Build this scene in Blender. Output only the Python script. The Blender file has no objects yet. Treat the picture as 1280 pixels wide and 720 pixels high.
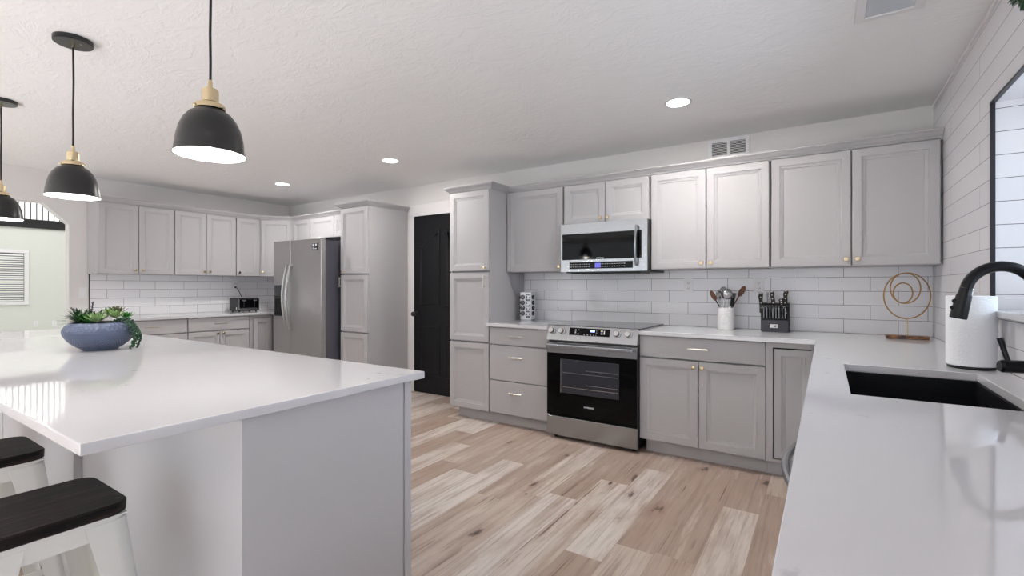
import bpy, bmesh, math, random
from mathutils import Vector, Matrix
random.seed(7)
R = math.radians
scene = bpy.context.scene
COL = scene.collection

# ------------------------------------------------------------------ camera, world, lights, exposure
cam_d = bpy.data.cameras.new('camera'); cam = bpy.data.objects.new('camera', cam_d); COL.objects.link(cam)
cam.location = (0, 0, 1.242); cam.rotation_euler = (R(90), 0, R(33.2))
cam_d.sensor_width = 36; cam_d.lens = 599.7 / 1280 * 36; cam_d.shift_y = -0.0016
cam_d.clip_start = 0.02; cam_d.clip_end = 200
scene.camera = cam
vs = scene.view_settings
vs.view_transform = 'Standard'; vs.look = 'None'; vs.gamma = 1; vs.use_curve_mapping = False
vs.exposure = 0.78
scene.cycles.use_denoising = True
scene.cycles.max_bounces = 10; scene.cycles.diffuse_bounces = 6
scene.cycles.sample_clamp_indirect = 8
w = bpy.data.worlds.new('daylight'); scene.world = w; w.use_nodes = True
bg = w.node_tree.nodes['Background']; bg.inputs[0].default_value = (.86, .93, 1, 1); bg.inputs[1].default_value = 1.1

def area(name, loc, rot, sx, sy, power, color):
    l = bpy.data.lights.new(name, 'AREA'); l.shape = 'RECTANGLE'; l.size = sx; l.size_y = sy
    l.energy = power; l.color = color
    o = bpy.data.objects.new(name, l); o.location = loc; o.rotation_euler = rot; COL.objects.link(o); return o
# sink window daylight, plus added fill: behind the camera, in great room and loft
area('rear_fill_light', (-1.6, -3.48, 1.3), (R(90), 0, R(180)), 3.3, 1.9, 36, (.93, .97, 1))  # added fill lamp; the window around it is assumed and unseen
area('sink_window_light', (1.13, 2.0, 1.58), (0, R(90), 0), .8, 1.5, 10, (.66, .82, 1))
area('great_room_fill', (-11.3, 1.8, 4.9), (0, 0, 0), 4, 5, 120, (1, 1, .99))  # added overhead lamp to brighten the far wall
area('loft_fill', (-15.7, 1.8, 4.9), (0, 0, 0), 2, 6, 120, (.95, .98, 1))  # added overhead lamp to brighten the wall behind the railing
# added sun: enters behind the camera, bounces off the floor to brighten the ceiling
sun_d = bpy.data.lights.new('sun', 'SUN'); sun_d.energy = 33; sun_d.angle = R(1); sun_d.color = (.77, .895, 1)
sun = bpy.data.objects.new('sun', sun_d); COL.objects.link(sun); sun.rotation_euler = (R(40), 0, 0)

# ------------------------------------------------------------------ materials
def lin(c):
    c /= 255
    return c / 12.92 if c <= .04045 else ((c + .055) / 1.055) ** 2.4
def rgb(r, g, b): return (lin(r), lin(g), lin(b), 1)
class M:
    """a Principled material with small node helpers"""
    def __init__(s, name, col=(200, 200, 200), rough=.5, metal=0, spec=.5):
        s.m = bpy.data.materials.new(name); s.m.use_nodes = True
        s.nt = s.m.node_tree; s.p = s.nt.nodes['Principled BSDF']
        s.set('Base Color', rgb(*col)); s.set('Roughness', rough); s.set('Metallic', metal); s.set('Specular IOR Level', spec)
    def set(s, k, v): s.p.inputs[k].default_value = v
    def n(s, t, **kw):
        nd = s.nt.nodes.new(t)
        for k, v in kw.items():
            if k in nd.inputs: nd.inputs[k].default_value = v
            else: setattr(nd, k, v)
        return nd
    def link(s, a, b): s.nt.links.new(a, b)
    def math(s, op, a, b=None, c=None):
        nd = s.n('ShaderNodeMath', operation=op)
        for i, v in enumerate((a, b, c)):
            if v is None: continue
            if isinstance(v, (int, float)): nd.inputs[i].default_value = v
            else: s.link(v, nd.inputs[i])
        return nd.outputs[0]
    def coords(s, kind='Object', scale=(1, 1, 1), loc=(0, 0, 0)):
        tc = s.n('ShaderNodeTexCoord'); mp = s.n('ShaderNodeMapping')
        mp.inputs['Scale'].default_value = scale; mp.inputs['Location'].default_value = loc
        s.link(tc.outputs[kind], mp.inputs['Vector']); return mp.outputs[0]
    def noise(s, vec, scale, detail=3, rough=.5):
        nd = s.n('ShaderNodeTexNoise'); nd.inputs['Scale'].default_value = scale
        nd.inputs['Detail'].default_value = detail; nd.inputs['Roughness'].default_value = rough
        s.link(vec, nd.inputs['Vector']); return nd.outputs['Fac']
    def ramp(s, fac, stops):
        nd = s.n('ShaderNodeValToRGB'); cr = nd.color_ramp
        while len(cr.elements) < len(stops): cr.elements.new(.5)
        for e, (p, c) in zip(cr.elements, stops): e.position = p; e.color = c
        s.link(fac, nd.inputs[0]); return nd.outputs[0]
    def mix(s, fac, a, b, mode='MIX'):
        nd = s.n('ShaderNodeMix', data_type='RGBA', blend_type=mode)
        for i, v in ((0, fac), (6, a), (7, b)):
            if isinstance(v, (int, float)): nd.inputs[i].default_value = v
            elif isinstance(v, tuple): nd.inputs[i].default_value = v
            else: s.link(v, nd.inputs[i])
        return nd.outputs[2]
    def bump(s, h, strength=.2, dist=.01):
        nd = s.n('ShaderNodeBump'); nd.inputs['Strength'].default_value = strength; nd.inputs['Distance'].default_value = dist
        s.link(h, nd.inputs['Height']); s.link(nd.outputs[0], s.p.inputs['Normal'])
    def color(s, c): s.link(c, s.p.inputs['Base Color'])
    def emit(s, col, k): s.set('Emission Color', rgb(*col)); s.set('Emission Strength', k)
g1 = lambda v: (v, v, v, 1)

paint = M('grey_cabinet_paint', (180, 178, 180), .5, 0, .25)
v = paint.coords(scale=(60, 60, 4)); paint.bump(paint.noise(v, 3, 2), .03, .002)
paint_dk = M('cabinet_interior_paint', (120, 118, 119), .6)
island_paint = M('island_paint', (190, 189, 192), .38, 0, .4)
v = island_paint.coords(scale=(60, 60, 4)); island_paint.bump(island_paint.noise(v, 3, 2), .03, .002)
wall_m = M('white_wall_paint', (222, 219, 217), .75, 0, .25)
v = wall_m.coords(); wall_m.bump(wall_m.noise(v, 60, 3), .06, .004)
great_m = M('pale_green_wall_paint', (212, 213, 207), .8, 0, .2)
trim_m = M('white_trim_paint', (226, 223, 224), .4)
ceil_m = M('skip_trowel_ceiling', (240, 239, 239), .85, 0, .2)
v = ceil_m.coords(scale=(1, 1.7, 1))
vv = ceil_m.n('ShaderNodeVectorMath', operation='ADD'); vsc = ceil_m.n('ShaderNodeVectorMath', operation='SCALE'); vsc.inputs['Scale'].default_value = .55
nn = ceil_m.n('ShaderNodeTexNoise'); nn.inputs['Scale'].default_value = 2.6; nn.inputs['Detail'].default_value = 3
ceil_m.link(v, nn.inputs['Vector']); ceil_m.link(nn.outputs['Color'], vsc.inputs[0]); ceil_m.link(v, vv.inputs[0]); ceil_m.link(vsc.outputs[0], vv.inputs[1])
wv = ceil_m.noise(vv.outputs[0], 13, 4, .58)
ridge = ceil_m.math('SUBTRACT', 1, ceil_m.math('ABSOLUTE', ceil_m.math('MULTIPLY', ceil_m.math('SUBTRACT', wv, .5), 14)))
ridge = ceil_m.math('MAXIMUM', ridge, 0)
msk = ceil_m.ramp(ceil_m.noise(v, 3.2, 3), [(.42, g1(.1)), (.62, g1(1))])
flat = ceil_m.ramp(ceil_m.noise(vv.outputs[0], 7, 4), [(.44, g1(0)), (.5, g1(.5)), (.7, g1(.6))])
ceil_m.bump(ceil_m.math('ADD', ceil_m.math('MULTIPLY', ridge, msk), flat), .2, .008)
quartz = M('white_quartz', (208, 207, 210), .045, 0, .5)
v = quartz.coords(); a = quartz.noise(v, 3, 6, .6); b = quartz.noise(v, 26, 4, .6)
fl = quartz.math('MULTIPLY', quartz.ramp(a, [(.56, g1(0)), (.66, g1(1))]), quartz.ramp(b, [(.62, g1(0)), (.70, g1(1))]))
quartz.color(quartz.mix(fl, rgb(208, 207, 210), rgb(170, 168, 172)))
steel = M('brushed_steel', (168, 170, 173), .25, 1)
v = steel.coords(scale=(4, 4, 260)); s_n = steel.noise(v, 2, 2); steel.bump(s_n, .05, .002)
steel_v = M('brushed_steel_upright', (190, 189, 188), .3, 1)
v = steel_v.coords(scale=(4, 4, 200)); steel_v.bump(steel_v.noise(v, 2, 2), .04, .002)
chrome = M('polished_steel', (205, 205, 206), .12, 1)
knife_st = M('knife_steel', (118, 118, 122), .4, 1)
brass = M('satin_brass', (206, 188, 154), .22, 1)
nickel = M('champagne_nickel', (204, 198, 188), .3, 1)
black_glass = M('black_glass', (8, 8, 9), .04, 0, .9)
micro_glass = M('smoked_black_glass', (4, 4, 5), .05, 0, .16)
oven_glass = M('oven_window_glass', (44, 46, 54), .06, 0, .6)
black_pl = M('black_plastic', (16, 16, 18), .38)
black_met = M('matte_black_metal', (12, 12, 14), .30, 0, .6)
faucet_m = M('satin_black_faucet', (9, 9, 13), .33, 0, .3)
black_gl = M('gloss_black', (10, 10, 11), .15)
dark_grey = M('dark_grey_side_paint', (80, 79, 88), .4)
door_bl = M('black_door_paint', (11, 12, 16), .4, 0, .3)
v = door_bl.coords(scale=(70, 70, 5)); door_bl.bump(door_bl.noise(v, 2, 3), .08, .003)
granite = M('black_sink_composite', (7, 7, 12), .5, 0, .25); v = granite.coords(); granite.bump(granite.noise(v, 500, 2), .1, .001)
white_met = M('white_enamelled_metal', (226, 226, 222), .35)
paper = M('paper_towel', (238, 239, 242), .95, 0, .1)
v = paper.coords(scale=(1, 1, 1)); pv = paper.n('ShaderNodeTexVoronoi'); pv.inputs['Scale'].default_value = 110; paper.link(v, pv.inputs['Vector']); paper.bump(pv.outputs['Distance'], .35, .003)
white_cer = M('white_ceramic', (232, 230, 231), .3)
grey_print = M('pale_grey_print', (206, 203, 203), .5)
white_pl = M('white_plastic', (228, 227, 228), .35)
white_paint_in = M('white_shade_lining', (245, 244, 242), .5)
print_w = M('white_print', (215, 215, 220), .4); print_w.emit((215, 215, 225), .12)
led = M('display_digits', (150, 180, 230), .3); led.emit((150, 180, 255), 1.6)
led_p = M('blue_display', (40, 42, 90), .3); led_p.emit((90, 90, 190), .7)
lamp_m = M('lit_lamp', (255, 255, 255), .5); lamp_m.emit((255, 250, 244), 9)
bulb_m = M('lit_bulb', (255, 255, 255), .5); bulb_m.emit((255, 248, 238), 14)
lens_m = M('frosted_lens', (196, 202, 208), .4)
gap_shade_m = M('gap_shade_black', (10, 10, 10), .9)  # flat black that paints shade into door gap, vent and dispenser recess
slot_m = M('dark_slot', (40, 40, 42), .7)
wood_dk = M('black_stained_wood', (34, 29, 28), .5, 0, .2)
v = wood_dk.coords(scale=(46, 3.2, 46)); wn = wood_dk.noise(v, 1.6, 5, .6)
wood_dk.color(wood_dk.ramp(wn, [(.38, rgb(10, 8, 8)), (.55, rgb(34, 27, 25)), (.68, rgb(66, 54, 48))])); wood_dk.bump(wn, .25, .003)
wood_sc = M('walnut_offcut', (92, 60, 38), .4)
v = wood_sc.coords(scale=(14, 40, 40)); wood_sc.color(wood_sc.ramp(wood_sc.noise(v, 1.5, 4), [(.4, rgb(30, 20, 16)), (.55, rgb(122, 78, 46)), (.7, rgb(160, 112, 70))]))
wood_sp = M('brown_wood_utensil', (112, 74, 54), .5)
grey_sil = M('grey_silicone', (112, 112, 116), .45)
bowl_m = M('blue_grey_ceramic', (82, 92, 116), .38, 0, .45)
rough_led = M('underside_wood', (150, 110, 84), .6)
leaf_d = M('dark_green_leaf', (34, 66, 34), .5)
leaf_m = M('fresh_green_leaf', (66, 138, 52), .42)
leaf_p = M('pale_green_succulent', (132, 160, 104), .45)
leaf_b = M('blue_green_bead', (42, 78, 54), .45)
leaf_r = M('reddish_tip_succulent', (112, 110, 84), .5)
twig_m = M('dusky_lavender_twig', (78, 70, 84), .7)
soil_m = M('dark_moss', (40, 44, 30), .95)
blind_m = M('white_blind', (232, 230, 226), .6)
glass_m = bpy.data.materials.new('window_glass'); glass_m.use_nodes = True
nt = glass_m.node_tree; nt.nodes.clear()
o_ = nt.nodes.new('ShaderNodeOutputMaterial'); mx = nt.nodes.new('ShaderNodeMixShader'); tr = nt.nodes.new('ShaderNodeBsdfTransparent'); gl = nt.nodes.new('ShaderNodeBsdfGlossy'); gl.inputs['Roughness'].default_value = .02
fr = nt.nodes.new('ShaderNodeFresnel'); fr.inputs[0].default_value = 1.45
nt.links.new(fr.outputs[0], mx.inputs[0]); nt.links.new(tr.outputs[0], mx.inputs[1]); nt.links.new(gl.outputs[0], mx.inputs[2]); nt.links.new(mx.outputs[0], o_.inputs[0])

def tile_mat(name, ua, va, u0, width=.304, face=(238, 237, 239), grout=(92, 88, 90)):
    """running-bond wall tile; ua / va name the object axes that run along and up the wall"""
    m = M(name, face, .07, 0, .5)
    tc = m.n('ShaderNodeTexCoord'); sp = m.n('ShaderNodeSeparateXYZ'); m.link(tc.outputs['Object'], sp.inputs[0])
    cb = m.n('ShaderNodeCombineXYZ')
    m.link(m.math('ADD', sp.outputs[ua], 60 * .304 - u0), cb.inputs[0]); m.link(m.math('ADD', sp.outputs[va], -.912 + 20 * .0985), cb.inputs[1])
    br = m.n('ShaderNodeTexBrick', offset=.5, offset_frequency=2, squash=1)
    br.inputs['Scale'].default_value = 1; br.inputs['Mortar Size'].default_value = .0014; br.inputs['Mortar Smooth'].default_value = .15
    br.inputs['Brick Width'].default_value = width; br.inputs['Row Height'].default_value = .0985
    br.inputs['Color1'].default_value = rgb(*face); br.inputs['Color2'].default_value = rgb(face[0] - 4, face[1] - 4, face[2] - 3); br.inputs['Mortar'].default_value = rgb(*grout)
    m.link(cb.outputs[0], br.inputs['Vector']); m.color(br.outputs['Color'])
    m.link(m.ramp(br.outputs['Fac'], [(0, g1(.07)), (1, g1(.8))]), m.p.inputs['Roughness'])
    wob = m.noise(tc.outputs['Object'], 9, 1)
    m.bump(m.math('SUBTRACT', m.math('MULTIPLY', wob, .5), br.outputs['Fac']), .22, .003)
    return m
tile_back = tile_mat('white_tile_range_wall', 0, 2, -.047)
tile_side_shaded = tile_mat('shaded_tile_sink_wall', 1, 2, 3.012, 1.216, (222, 221, 224))  # same white tile, face greyed to paint in this wall's weaker light
tile_left = tile_mat('white_tile_left_wall', 1, 2, 2.139)
tile_rev = tile_mat('white_tile_window_reveal', 0, 2, .2, 1.2)

# wood plank floor: every plank is a face with its own tint and its own uv
floor_m = M('oak_plank_floor', (200, 175, 160), .36, 0, .35)
at = floor_m.n('ShaderNodeAttribute', attribute_name='tint'); uv = floor_m.n('ShaderNodeUVMap', uv_map='plank')
sp = floor_m.n('ShaderNodeSeparateColor'); floor_m.link(at.outputs['Color'], sp.inputs[0])
tint, seed = sp.outputs[0], sp.outputs[1]
def fvec(sx, sy, k):
    mp = floor_m.n('ShaderNodeMapping'); mp.inputs['Scale'].default_value = (sx, sy, 1); floor_m.link(uv.outputs[0], mp.inputs[0])
    ad = floor_m.n('ShaderNodeVectorMath', operation='ADD'); cb = floor_m.n('ShaderNodeCombineXYZ')
    for i in range(3): floor_m.link(floor_m.math('MULTIPLY', seed, k * (37.0 + 11 * i)), cb.inputs[i])
    floor_m.link(mp.outputs[0], ad.inputs[0]); floor_m.link(cb.outputs[0], ad.inputs[1]); return ad.outputs[0]
base = floor_m.ramp(tint, [(0, rgb(172, 153, 140)), (.3, rgb(187, 170, 157)), (.55, rgb(202, 189, 178)), (.8, rgb(214, 206, 199)), (1, rgb(219, 212, 206))])
cloud = floor_m.noise(fvec(1.3, 8, 1), 1.5, 4, .6)
streak = floor_m.noise(fvec(1.5, 42, 2), 1.4, 5, .62)
fine = floor_m.noise(fvec(8, 300, 3), 1.2, 3, .6)
line = floor_m.noise(fvec(.9, 60, 5), 1.3, 3, .6)
c1 = floor_m.mix(floor_m.ramp(cloud, [(.46, g1(0)), (.70, g1(.75))]), base, rgb(164, 141, 124))
c1 = floor_m.mix(floor_m.ramp(cloud, [(.26, g1(.6)), (.42, g1(0))]), c1, rgb(226, 218, 210))
c2 = floor_m.mix(floor_m.ramp(streak, [(.50, g1(0)), (.72, g1(.6))]), c1, rgb(134, 110, 98))
c3 = floor_m.mix(floor_m.ramp(fine, [(.5, g1(0)), (.75, g1(.16))]), c2, rgb(130, 108, 98))
c3 = floor_m.mix(floor_m.math('MULTIPLY', floor_m.ramp(line, [(.60, g1(0)), (.68, g1(.9))]), floor_m.ramp(cloud, [(.5, g1(0)), (.6, g1(1))])), c3, rgb(98, 74, 66))
vo = floor_m.n('ShaderNodeTexVoronoi'); vo.inputs['Scale'].default_value = 1; vo.inputs['Randomness'].default_value = 1
dn = floor_m.n('ShaderNodeVectorMath', operation='ADD'); dsc = floor_m.n('ShaderNodeVectorMath', operation='SCALE'); dsc.inputs['Scale'].default_value = .35
dno = floor_m.n('ShaderNodeTexNoise'); dno.inputs['Scale'].default_value = 5; kv = fvec(2.3, 5.4, 4)
floor_m.link(kv, dno.inputs['Vector']); floor_m.link(dno.outputs['Color'], dsc.inputs[0]); floor_m.link(kv, dn.inputs[0]); floor_m.link(dsc.outputs[0], dn.inputs[1])
floor_m.link(dn.outputs[0], vo.inputs['Vector'])
vsep = floor_m.n('ShaderNodeSeparateColor'); floor_m.link(vo.outputs['Color'], vsep.inputs[0])
has = floor_m.math('GREATER_THAN', vsep.outputs[0], .28)
halo = floor_m.math('MULTIPLY', floor_m.ramp(vo.outputs['Distance'], [(.05, g1(1)), (.34, g1(0))]), floor_m.math('MULTIPLY', has, .42))
core = floor_m.math('MULTIPLY', floor_m.ramp(vo.outputs['Distance'], [(.06, g1(1)), (.13, g1(0))]), floor_m.math('MULTIPLY', has, .95))
c4 = floor_m.mix(halo, c3, rgb(136, 96, 76)); c5 = floor_m.mix(core, c4, rgb(70, 50, 44))
us = floor_m.n('ShaderNodeSeparateXYZ'); floor_m.link(uv.outputs[0], us.inputs[0])
ev = floor_m.math('MINIMUM', us.outputs[1], floor_m.math('SUBTRACT', .182, us.outputs[1]))
crack = floor_m.math('LESS_THAN', ev, .0009)
c6 = floor_m.mix(floor_m.math('MULTIPLY', crack, .45), c5, rgb(92, 74, 66))
floor_m.color(c6)
floor_m.bump(floor_m.math('ADD', floor_m.math('MULTIPLY', streak, -.5), floor_m.math('MULTIPLY', crack, -1.0)), .12, .002)

# carved bands of the bowl
tc = bowl_m.n('ShaderNodeTexCoord'); sp = bowl_m.n('ShaderNodeSeparateXYZ'); bowl_m.link(tc.outputs['Object'], sp.inputs[0])
ang = bowl_m.math('ARCTAN2', sp.outputs[1], sp.outputs[0])
zig = bowl_m.math('SINE', bowl_m.math('ADD', bowl_m.math('MULTIPLY', bowl_m.math('PINGPONG', bowl_m.math('MULTIPLY', ang, 4), 2.0), 14), bowl_m.math('MULTIPLY', sp.outputs[2], 420)))
dots = bowl_m.math('MULTIPLY', bowl_m.math('SINE', bowl_m.math('MULTIPLY', ang, 46)), bowl_m.math('SINE', bowl_m.math('MULTIPLY', sp.outputs[2], 190)))
hi = bowl_m.math('GREATER_THAN', sp.outputs[2], .1); lo = bowl_m.math('LESS_THAN', sp.outputs[2], .066)
ring = bowl_m.math('SINE', bowl_m.math('MULTIPLY', sp.outputs[2], 500))
bowl_m.bump(bowl_m.math('ADD', bowl_m.math('MULTIPLY', zig, lo), bowl_m.math('ADD', bowl_m.math('MULTIPLY', dots, hi), bowl_m.math('MULTIPLY', ring, .3))), .35, .004)

# ------------------------------------------------------------------ mesh helpers
class B:
    """collects shapes in one bmesh"""
    def __init__(s): s.bm = bmesh.new()
    def _join(s, t):
        me = bpy.data.meshes.new('tmp'); t.to_mesh(me); t.free(); s.bm.from_mesh(me); bpy.data.meshes.remove(me); return s
    def box(s, x0, x1, y0, y1, z0, z1, bev=0, seg=1, rot=None, at=None):
        t = bmesh.new(); bmesh.ops.create_cube(t, size=1)
        for v in t.verts: v.co = Vector(((x0 + x1) / 2 + v.co.x * (x1 - x0), (y0 + y1) / 2 + v.co.y * (y1 - y0), (z0 + z1) / 2 + v.co.z * (z1 - z0)))
        if bev: bmesh.ops.bevel(t, geom=list(t.edges), offset=bev, segments=seg, affect='EDGES', profile=.5)
        if rot is not None:
            p = Vector(at) if at else Vector(((x0 + x1) / 2, (y0 + y1) / 2, (z0 + z1) / 2))
            bmesh.ops.rotate(t, verts=t.verts, cent=p, matrix=rot)
        return s._join(t)
    def tube(s, pts, r, seg=10, cap=True, flat=1.0):
        pts = [Vector(p) for p in pts]; n = len(pts); rs = r if isinstance(r, (list, tuple)) else [r] * n
        t = bmesh.new(); rings = []; up = None
        for i, p in enumerate(pts):
            d = (pts[min(i + 1, n - 1)] - pts[max(i - 1, 0)]).normalized()
            if up is None: up = d.orthogonal().normalized()
            up = (up - d * up.dot(d)).normalized(); sd = d.cross(up)
            rings.append([t.verts.new(p + (up * math.cos(2 * math.pi * k / seg) + sd * flat * math.sin(2 * math.pi * k / seg)) * rs[i]) for k in range(seg)])
        for a, b in zip(rings, rings[1:]):
            for k in range(seg): t.faces.new((a[k], a[(k + 1) % seg], b[(k + 1) % seg], b[k]))
        if cap: t.faces.new(rings[0][::-1]); t.faces.new(rings[-1])
        return s._join(t)
    def loop(s, pts, r, seg=8):
        """closed tube"""
        pts = [Vector(p) for p in pts]; n = len(pts); t = bmesh.new(); rings = []
        c = sum(pts, Vector()) / n
        nrm = (pts[0] - c).cross(pts[n // 4] - c).normalized()
        for i, p in enumerate(pts):
            d = (pts[(i + 1) % n] - pts[i - 1]).normalized(); o = d.cross(nrm).normalized()
            rings.append([t.verts.new(p + (o * math.cos(2 * math.pi * k / seg) + nrm * math.sin(2 * math.pi * k / seg)) * r) for k in range(seg)])
        for i in range(n):
            a, b = rings[i], rings[(i + 1) % n]
            for k in range(seg): t.faces.new((a[k], a[(k + 1) % seg], b[(k + 1) % seg], b[k]))
        bmesh.ops.recalc_face_normals(t, faces=t.faces)
        return s._join(t)
    def lathe(s, prof, c=(0, 0, 0), seg=32, axis='z', cap=True):
        t = bmesh.new(); rings = []
        for r, z in prof:
            ring = []
            for k in range(seg):
                a = 2 * math.pi * k / seg; x, y = r * math.cos(a), r * math.sin(a)
                co = {'z': (x, y, z), 'y': (x, z, -y), 'x': (z, x, y)}[axis]
                ring.append(t.verts.new(Vector(co) + Vector(c)))
            rings.append(ring)
        for a, b in zip(rings, rings[1:]):
            for k in range(seg): t.faces.new((a[k], a[(k + 1) % seg], b[(k + 1) % seg], b[k]))
        if cap:
            t.faces.new(rings[0][::-1]); t.faces.new(rings[-1])
        bmesh.ops.remove_doubles(t, verts=t.verts, dist=1e-6); bmesh.ops.recalc_face_normals(t, faces=t.faces)
        return s._join(t)
    def prism(s, poly, lo, hi, axis='z', bev=0):
        """poly of (a, b) extruded along axis: z -> (x, y), y -> (x, z), x -> (y, z)"""
        f = {'z': lambda a, b, c: (a, b, c), 'y': lambda a, b, c: (a, c, b), 'x': lambda a, b, c: (c, a, b)}[axis]
        t = bmesh.new(); A = [t.verts.new(f(a, b, lo)) for a, b in poly]; C = [t.verts.new(f(a, b, hi)) for a, b in poly]
        n = len(poly)
        for k in range(n): t.faces.new((A[k], A[(k + 1) % n], C[(k + 1) % n], C[k]))
        t.faces.new(A[::-1]); t.faces.new(C); bmesh.ops.recalc_face_normals(t, faces=t.faces)
        if bev: bmesh.ops.bevel(t, geom=[e for e in t.edges if e.calc_face_angle(0) > .6], offset=bev, segments=1, affect='EDGES')
        return s._join(t)
    def stack(s, loops, cap0=True, cap1=True):
        """lofts equal-length closed loops of 3-D points"""
        t = bmesh.new(); L = [[t.verts.new(p) for p in lp] for lp in loops]; n = len(L[0])
        for a, b in zip(L, L[1:]):
            for k in range(n): t.faces.new((a[k], a[(k + 1) % n], b[(k + 1) % n], b[k]))
        if cap0: t.faces.new(L[0][::-1])
        if cap1: t.faces.new(L[-1])
        bmesh.ops.recalc_face_normals(t, faces=t.faces); return s._join(t)
    def cells(s, xs, ys, z0, z1, keep, bev=0):
        """slab made of the grid cells keep(i, j); one clean outline, holes allowed"""
        t = bmesh.new(); V = {}
        def vt(i, j, z):
            if (i, j, z) not in V: V[i, j, z] = t.verts.new((xs[i], ys[j], z))
            return V[i, j, z]
        K = {(i, j) for i in range(len(xs) - 1) for j in range(len(ys) - 1) if keep(i, j)}
        for i, j in K:
            t.faces.new([vt(*q, z1) for q in ((i, j), (i + 1, j), (i + 1, j + 1), (i, j + 1))])
            t.faces.new([vt(*q, z0) for q in ((i, j + 1), (i + 1, j + 1), (i + 1, j), (i, j))])
            for (di, dj), (p, q) in (((0, -1), ((i, j), (i + 1, j))), ((1, 0), ((i + 1, j), (i + 1, j + 1))), ((0, 1), ((i + 1, j + 1), (i, j + 1))), ((-1, 0), ((i, j + 1), (i, j)))):
                if (i + di, j + dj) not in K: t.faces.new((vt(*p, z0), vt(*q, z0), vt(*q, z1), vt(*p, z1)))
        bmesh.ops.dissolve_limit(t, angle_limit=.01, verts=t.verts, edges=t.edges)
        if bev: bmesh.ops.bevel(t, geom=[e for e in t.edges if e.calc_face_angle(0) > .6], offset=bev, segments=2, affect='EDGES', profile=.5)
        return s._join(t)
    def sphere(s, c, r, sc=(1, 1, 1), u=12, v=8):
        t = bmesh.new(); bmesh.ops.create_uvsphere(t, u_segments=u, v_segments=v, radius=r)
        for q in t.verts: q.co = Vector((q.co.x * sc[0], q.co.y * sc[1], q.co.z * sc[2])) + Vector(c)
        return s._join(t)
    def leaf(s, base, d, length, width, bend=.3, thick=.1, seg=4):
        """a pointed leaf with a folded midrib"""
        d = Vector(d).normalized(); side = d.cross(Vector((0, 0, 1)))
        if side.length < .05: side = Vector((1, 0, 0))
        side.normalize(); nrm = side.cross(d).normalized(); b0 = Vector(base); t = bmesh.new(); rows = []
        for i in range(seg + 1):
            f = i / seg; p = b0 + d * length * f - nrm * (bend * length * f * f)
            wd = width * (.35 + 1.5 * f) * (1 - f) * 1.4 if f < 1 else 0
            wd = max(wd, width * .02)
            th = max(width * thick * (1 - f), width * .02)
            rows.append([t.verts.new(p - side * wd + nrm * th), t.verts.new(p + nrm * th * .3), t.verts.new(p + side * wd + nrm * th), t.verts.new(p - nrm * th)])
        for a, b in zip(rows, rows[1:]):
            for k in range(4): t.faces.new((a[k], a[(k + 1) % 4], b[(k + 1) % 4], b[k]))
        t.faces.new(rows[0][::-1]); t.faces.new(rows[-1]); bmesh.ops.recalc_face_normals(t, faces=t.faces)
        return s._join(t)
    def move(s, mat): bmesh.ops.transform(s.bm, matrix=mat, verts=s.bm.verts); return s
    def make(s, name, mat, parent=None, label=None, smooth=35, origin=None):
        me = bpy.data.meshes.new(name)
        if origin is not None: bmesh.ops.translate(s.bm, vec=-Vector(origin), verts=s.bm.verts)
        s.bm.to_mesh(me); s.bm.free()
        for m in (mat if isinstance(mat, (list, tuple)) else [mat]): me.materials.append(m.m if isinstance(m, M) else m)
        if smooth:
            me.polygons.foreach_set('use_smooth', [True] * len(me.polygons)); me.set_sharp_from_angle(angle=R(smooth))
        o = bpy.data.objects.new(name, me); COL.objects.link(o)
        if smooth and len(me.polygons) < 400: o.modifiers.new('weighted', 'WEIGHTED_NORMAL').keep_sharp = True
        if origin is not None: o.location = origin
        if parent: o.parent = parent
        if label: o['label'] = label
        return o
def tag(o, label, cat, group=None, kind=None):
    o['label'] = label; o['category'] = cat
    if group: o['group'] = group
    if kind: o['kind'] = kind
    return o
def thing(name, label, cat, loc=(0, 0, 0), rz=0, group=None):
    o = bpy.data.objects.new(name, None); COL.objects.link(o); o.empty_display_size = .05
    o.location = loc; o.rotation_euler = (0, 0, rz); return tag(o, label, cat, group)
def struct(o, label=None):
    o['kind'] = 'structure'
    if label: o['label'] = label
    return o
def dup(root, loc, label, rz=None, group=None):
    c = root.copy(); COL.objects.link(c); c.location = loc; c['label'] = label
    if rz is not None: c.rotation_euler = (root.rotation_euler[0], root.rotation_euler[1], rz)
    if group: c['group'] = group
    for ch in root.children:
        d = ch.copy(); COL.objects.link(d); d.parent = c
        for gch in ch.children:
            e = gch.copy(); COL.objects.link(e); e.parent = d
    return c
def rect(x0, x1, z0, z1, y, ins=0): return [(x0 + ins, y, z0 + ins), (x1 - ins, y, z0 + ins), (x1 - ins, y, z1 - ins), (x0 + ins, y, z1 - ins)]
def text(s, size, name, mat, parent, loc, rot, extrude=.0004, align='CENTER'):
    cu = bpy.data.curves.new(name, 'FONT'); cu.body = s; cu.size = size; cu.extrude = extrude; cu.align_x = align; cu.align_y = 'CENTER'
    t = bpy.data.objects.new(name + '_src', cu); COL.objects.link(t); bpy.context.view_layer.update()
    me = bpy.data.meshes.new_from_object(t); bpy.data.objects.remove(t); bpy.data.curves.remove(cu)
    me.materials.clear(); me.materials.append(mat.m); me.name = name
    o = bpy.data.objects.new(name, me); COL.objects.link(o); o.location = loc; o.rotation_euler = rot
    if parent: o.parent = parent
    return o

# ------------------------------------------------------------------ the room
XR, YB, XL, ZC, YF = .589, 4.14, -6.66, 2.43, -3.6
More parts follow.
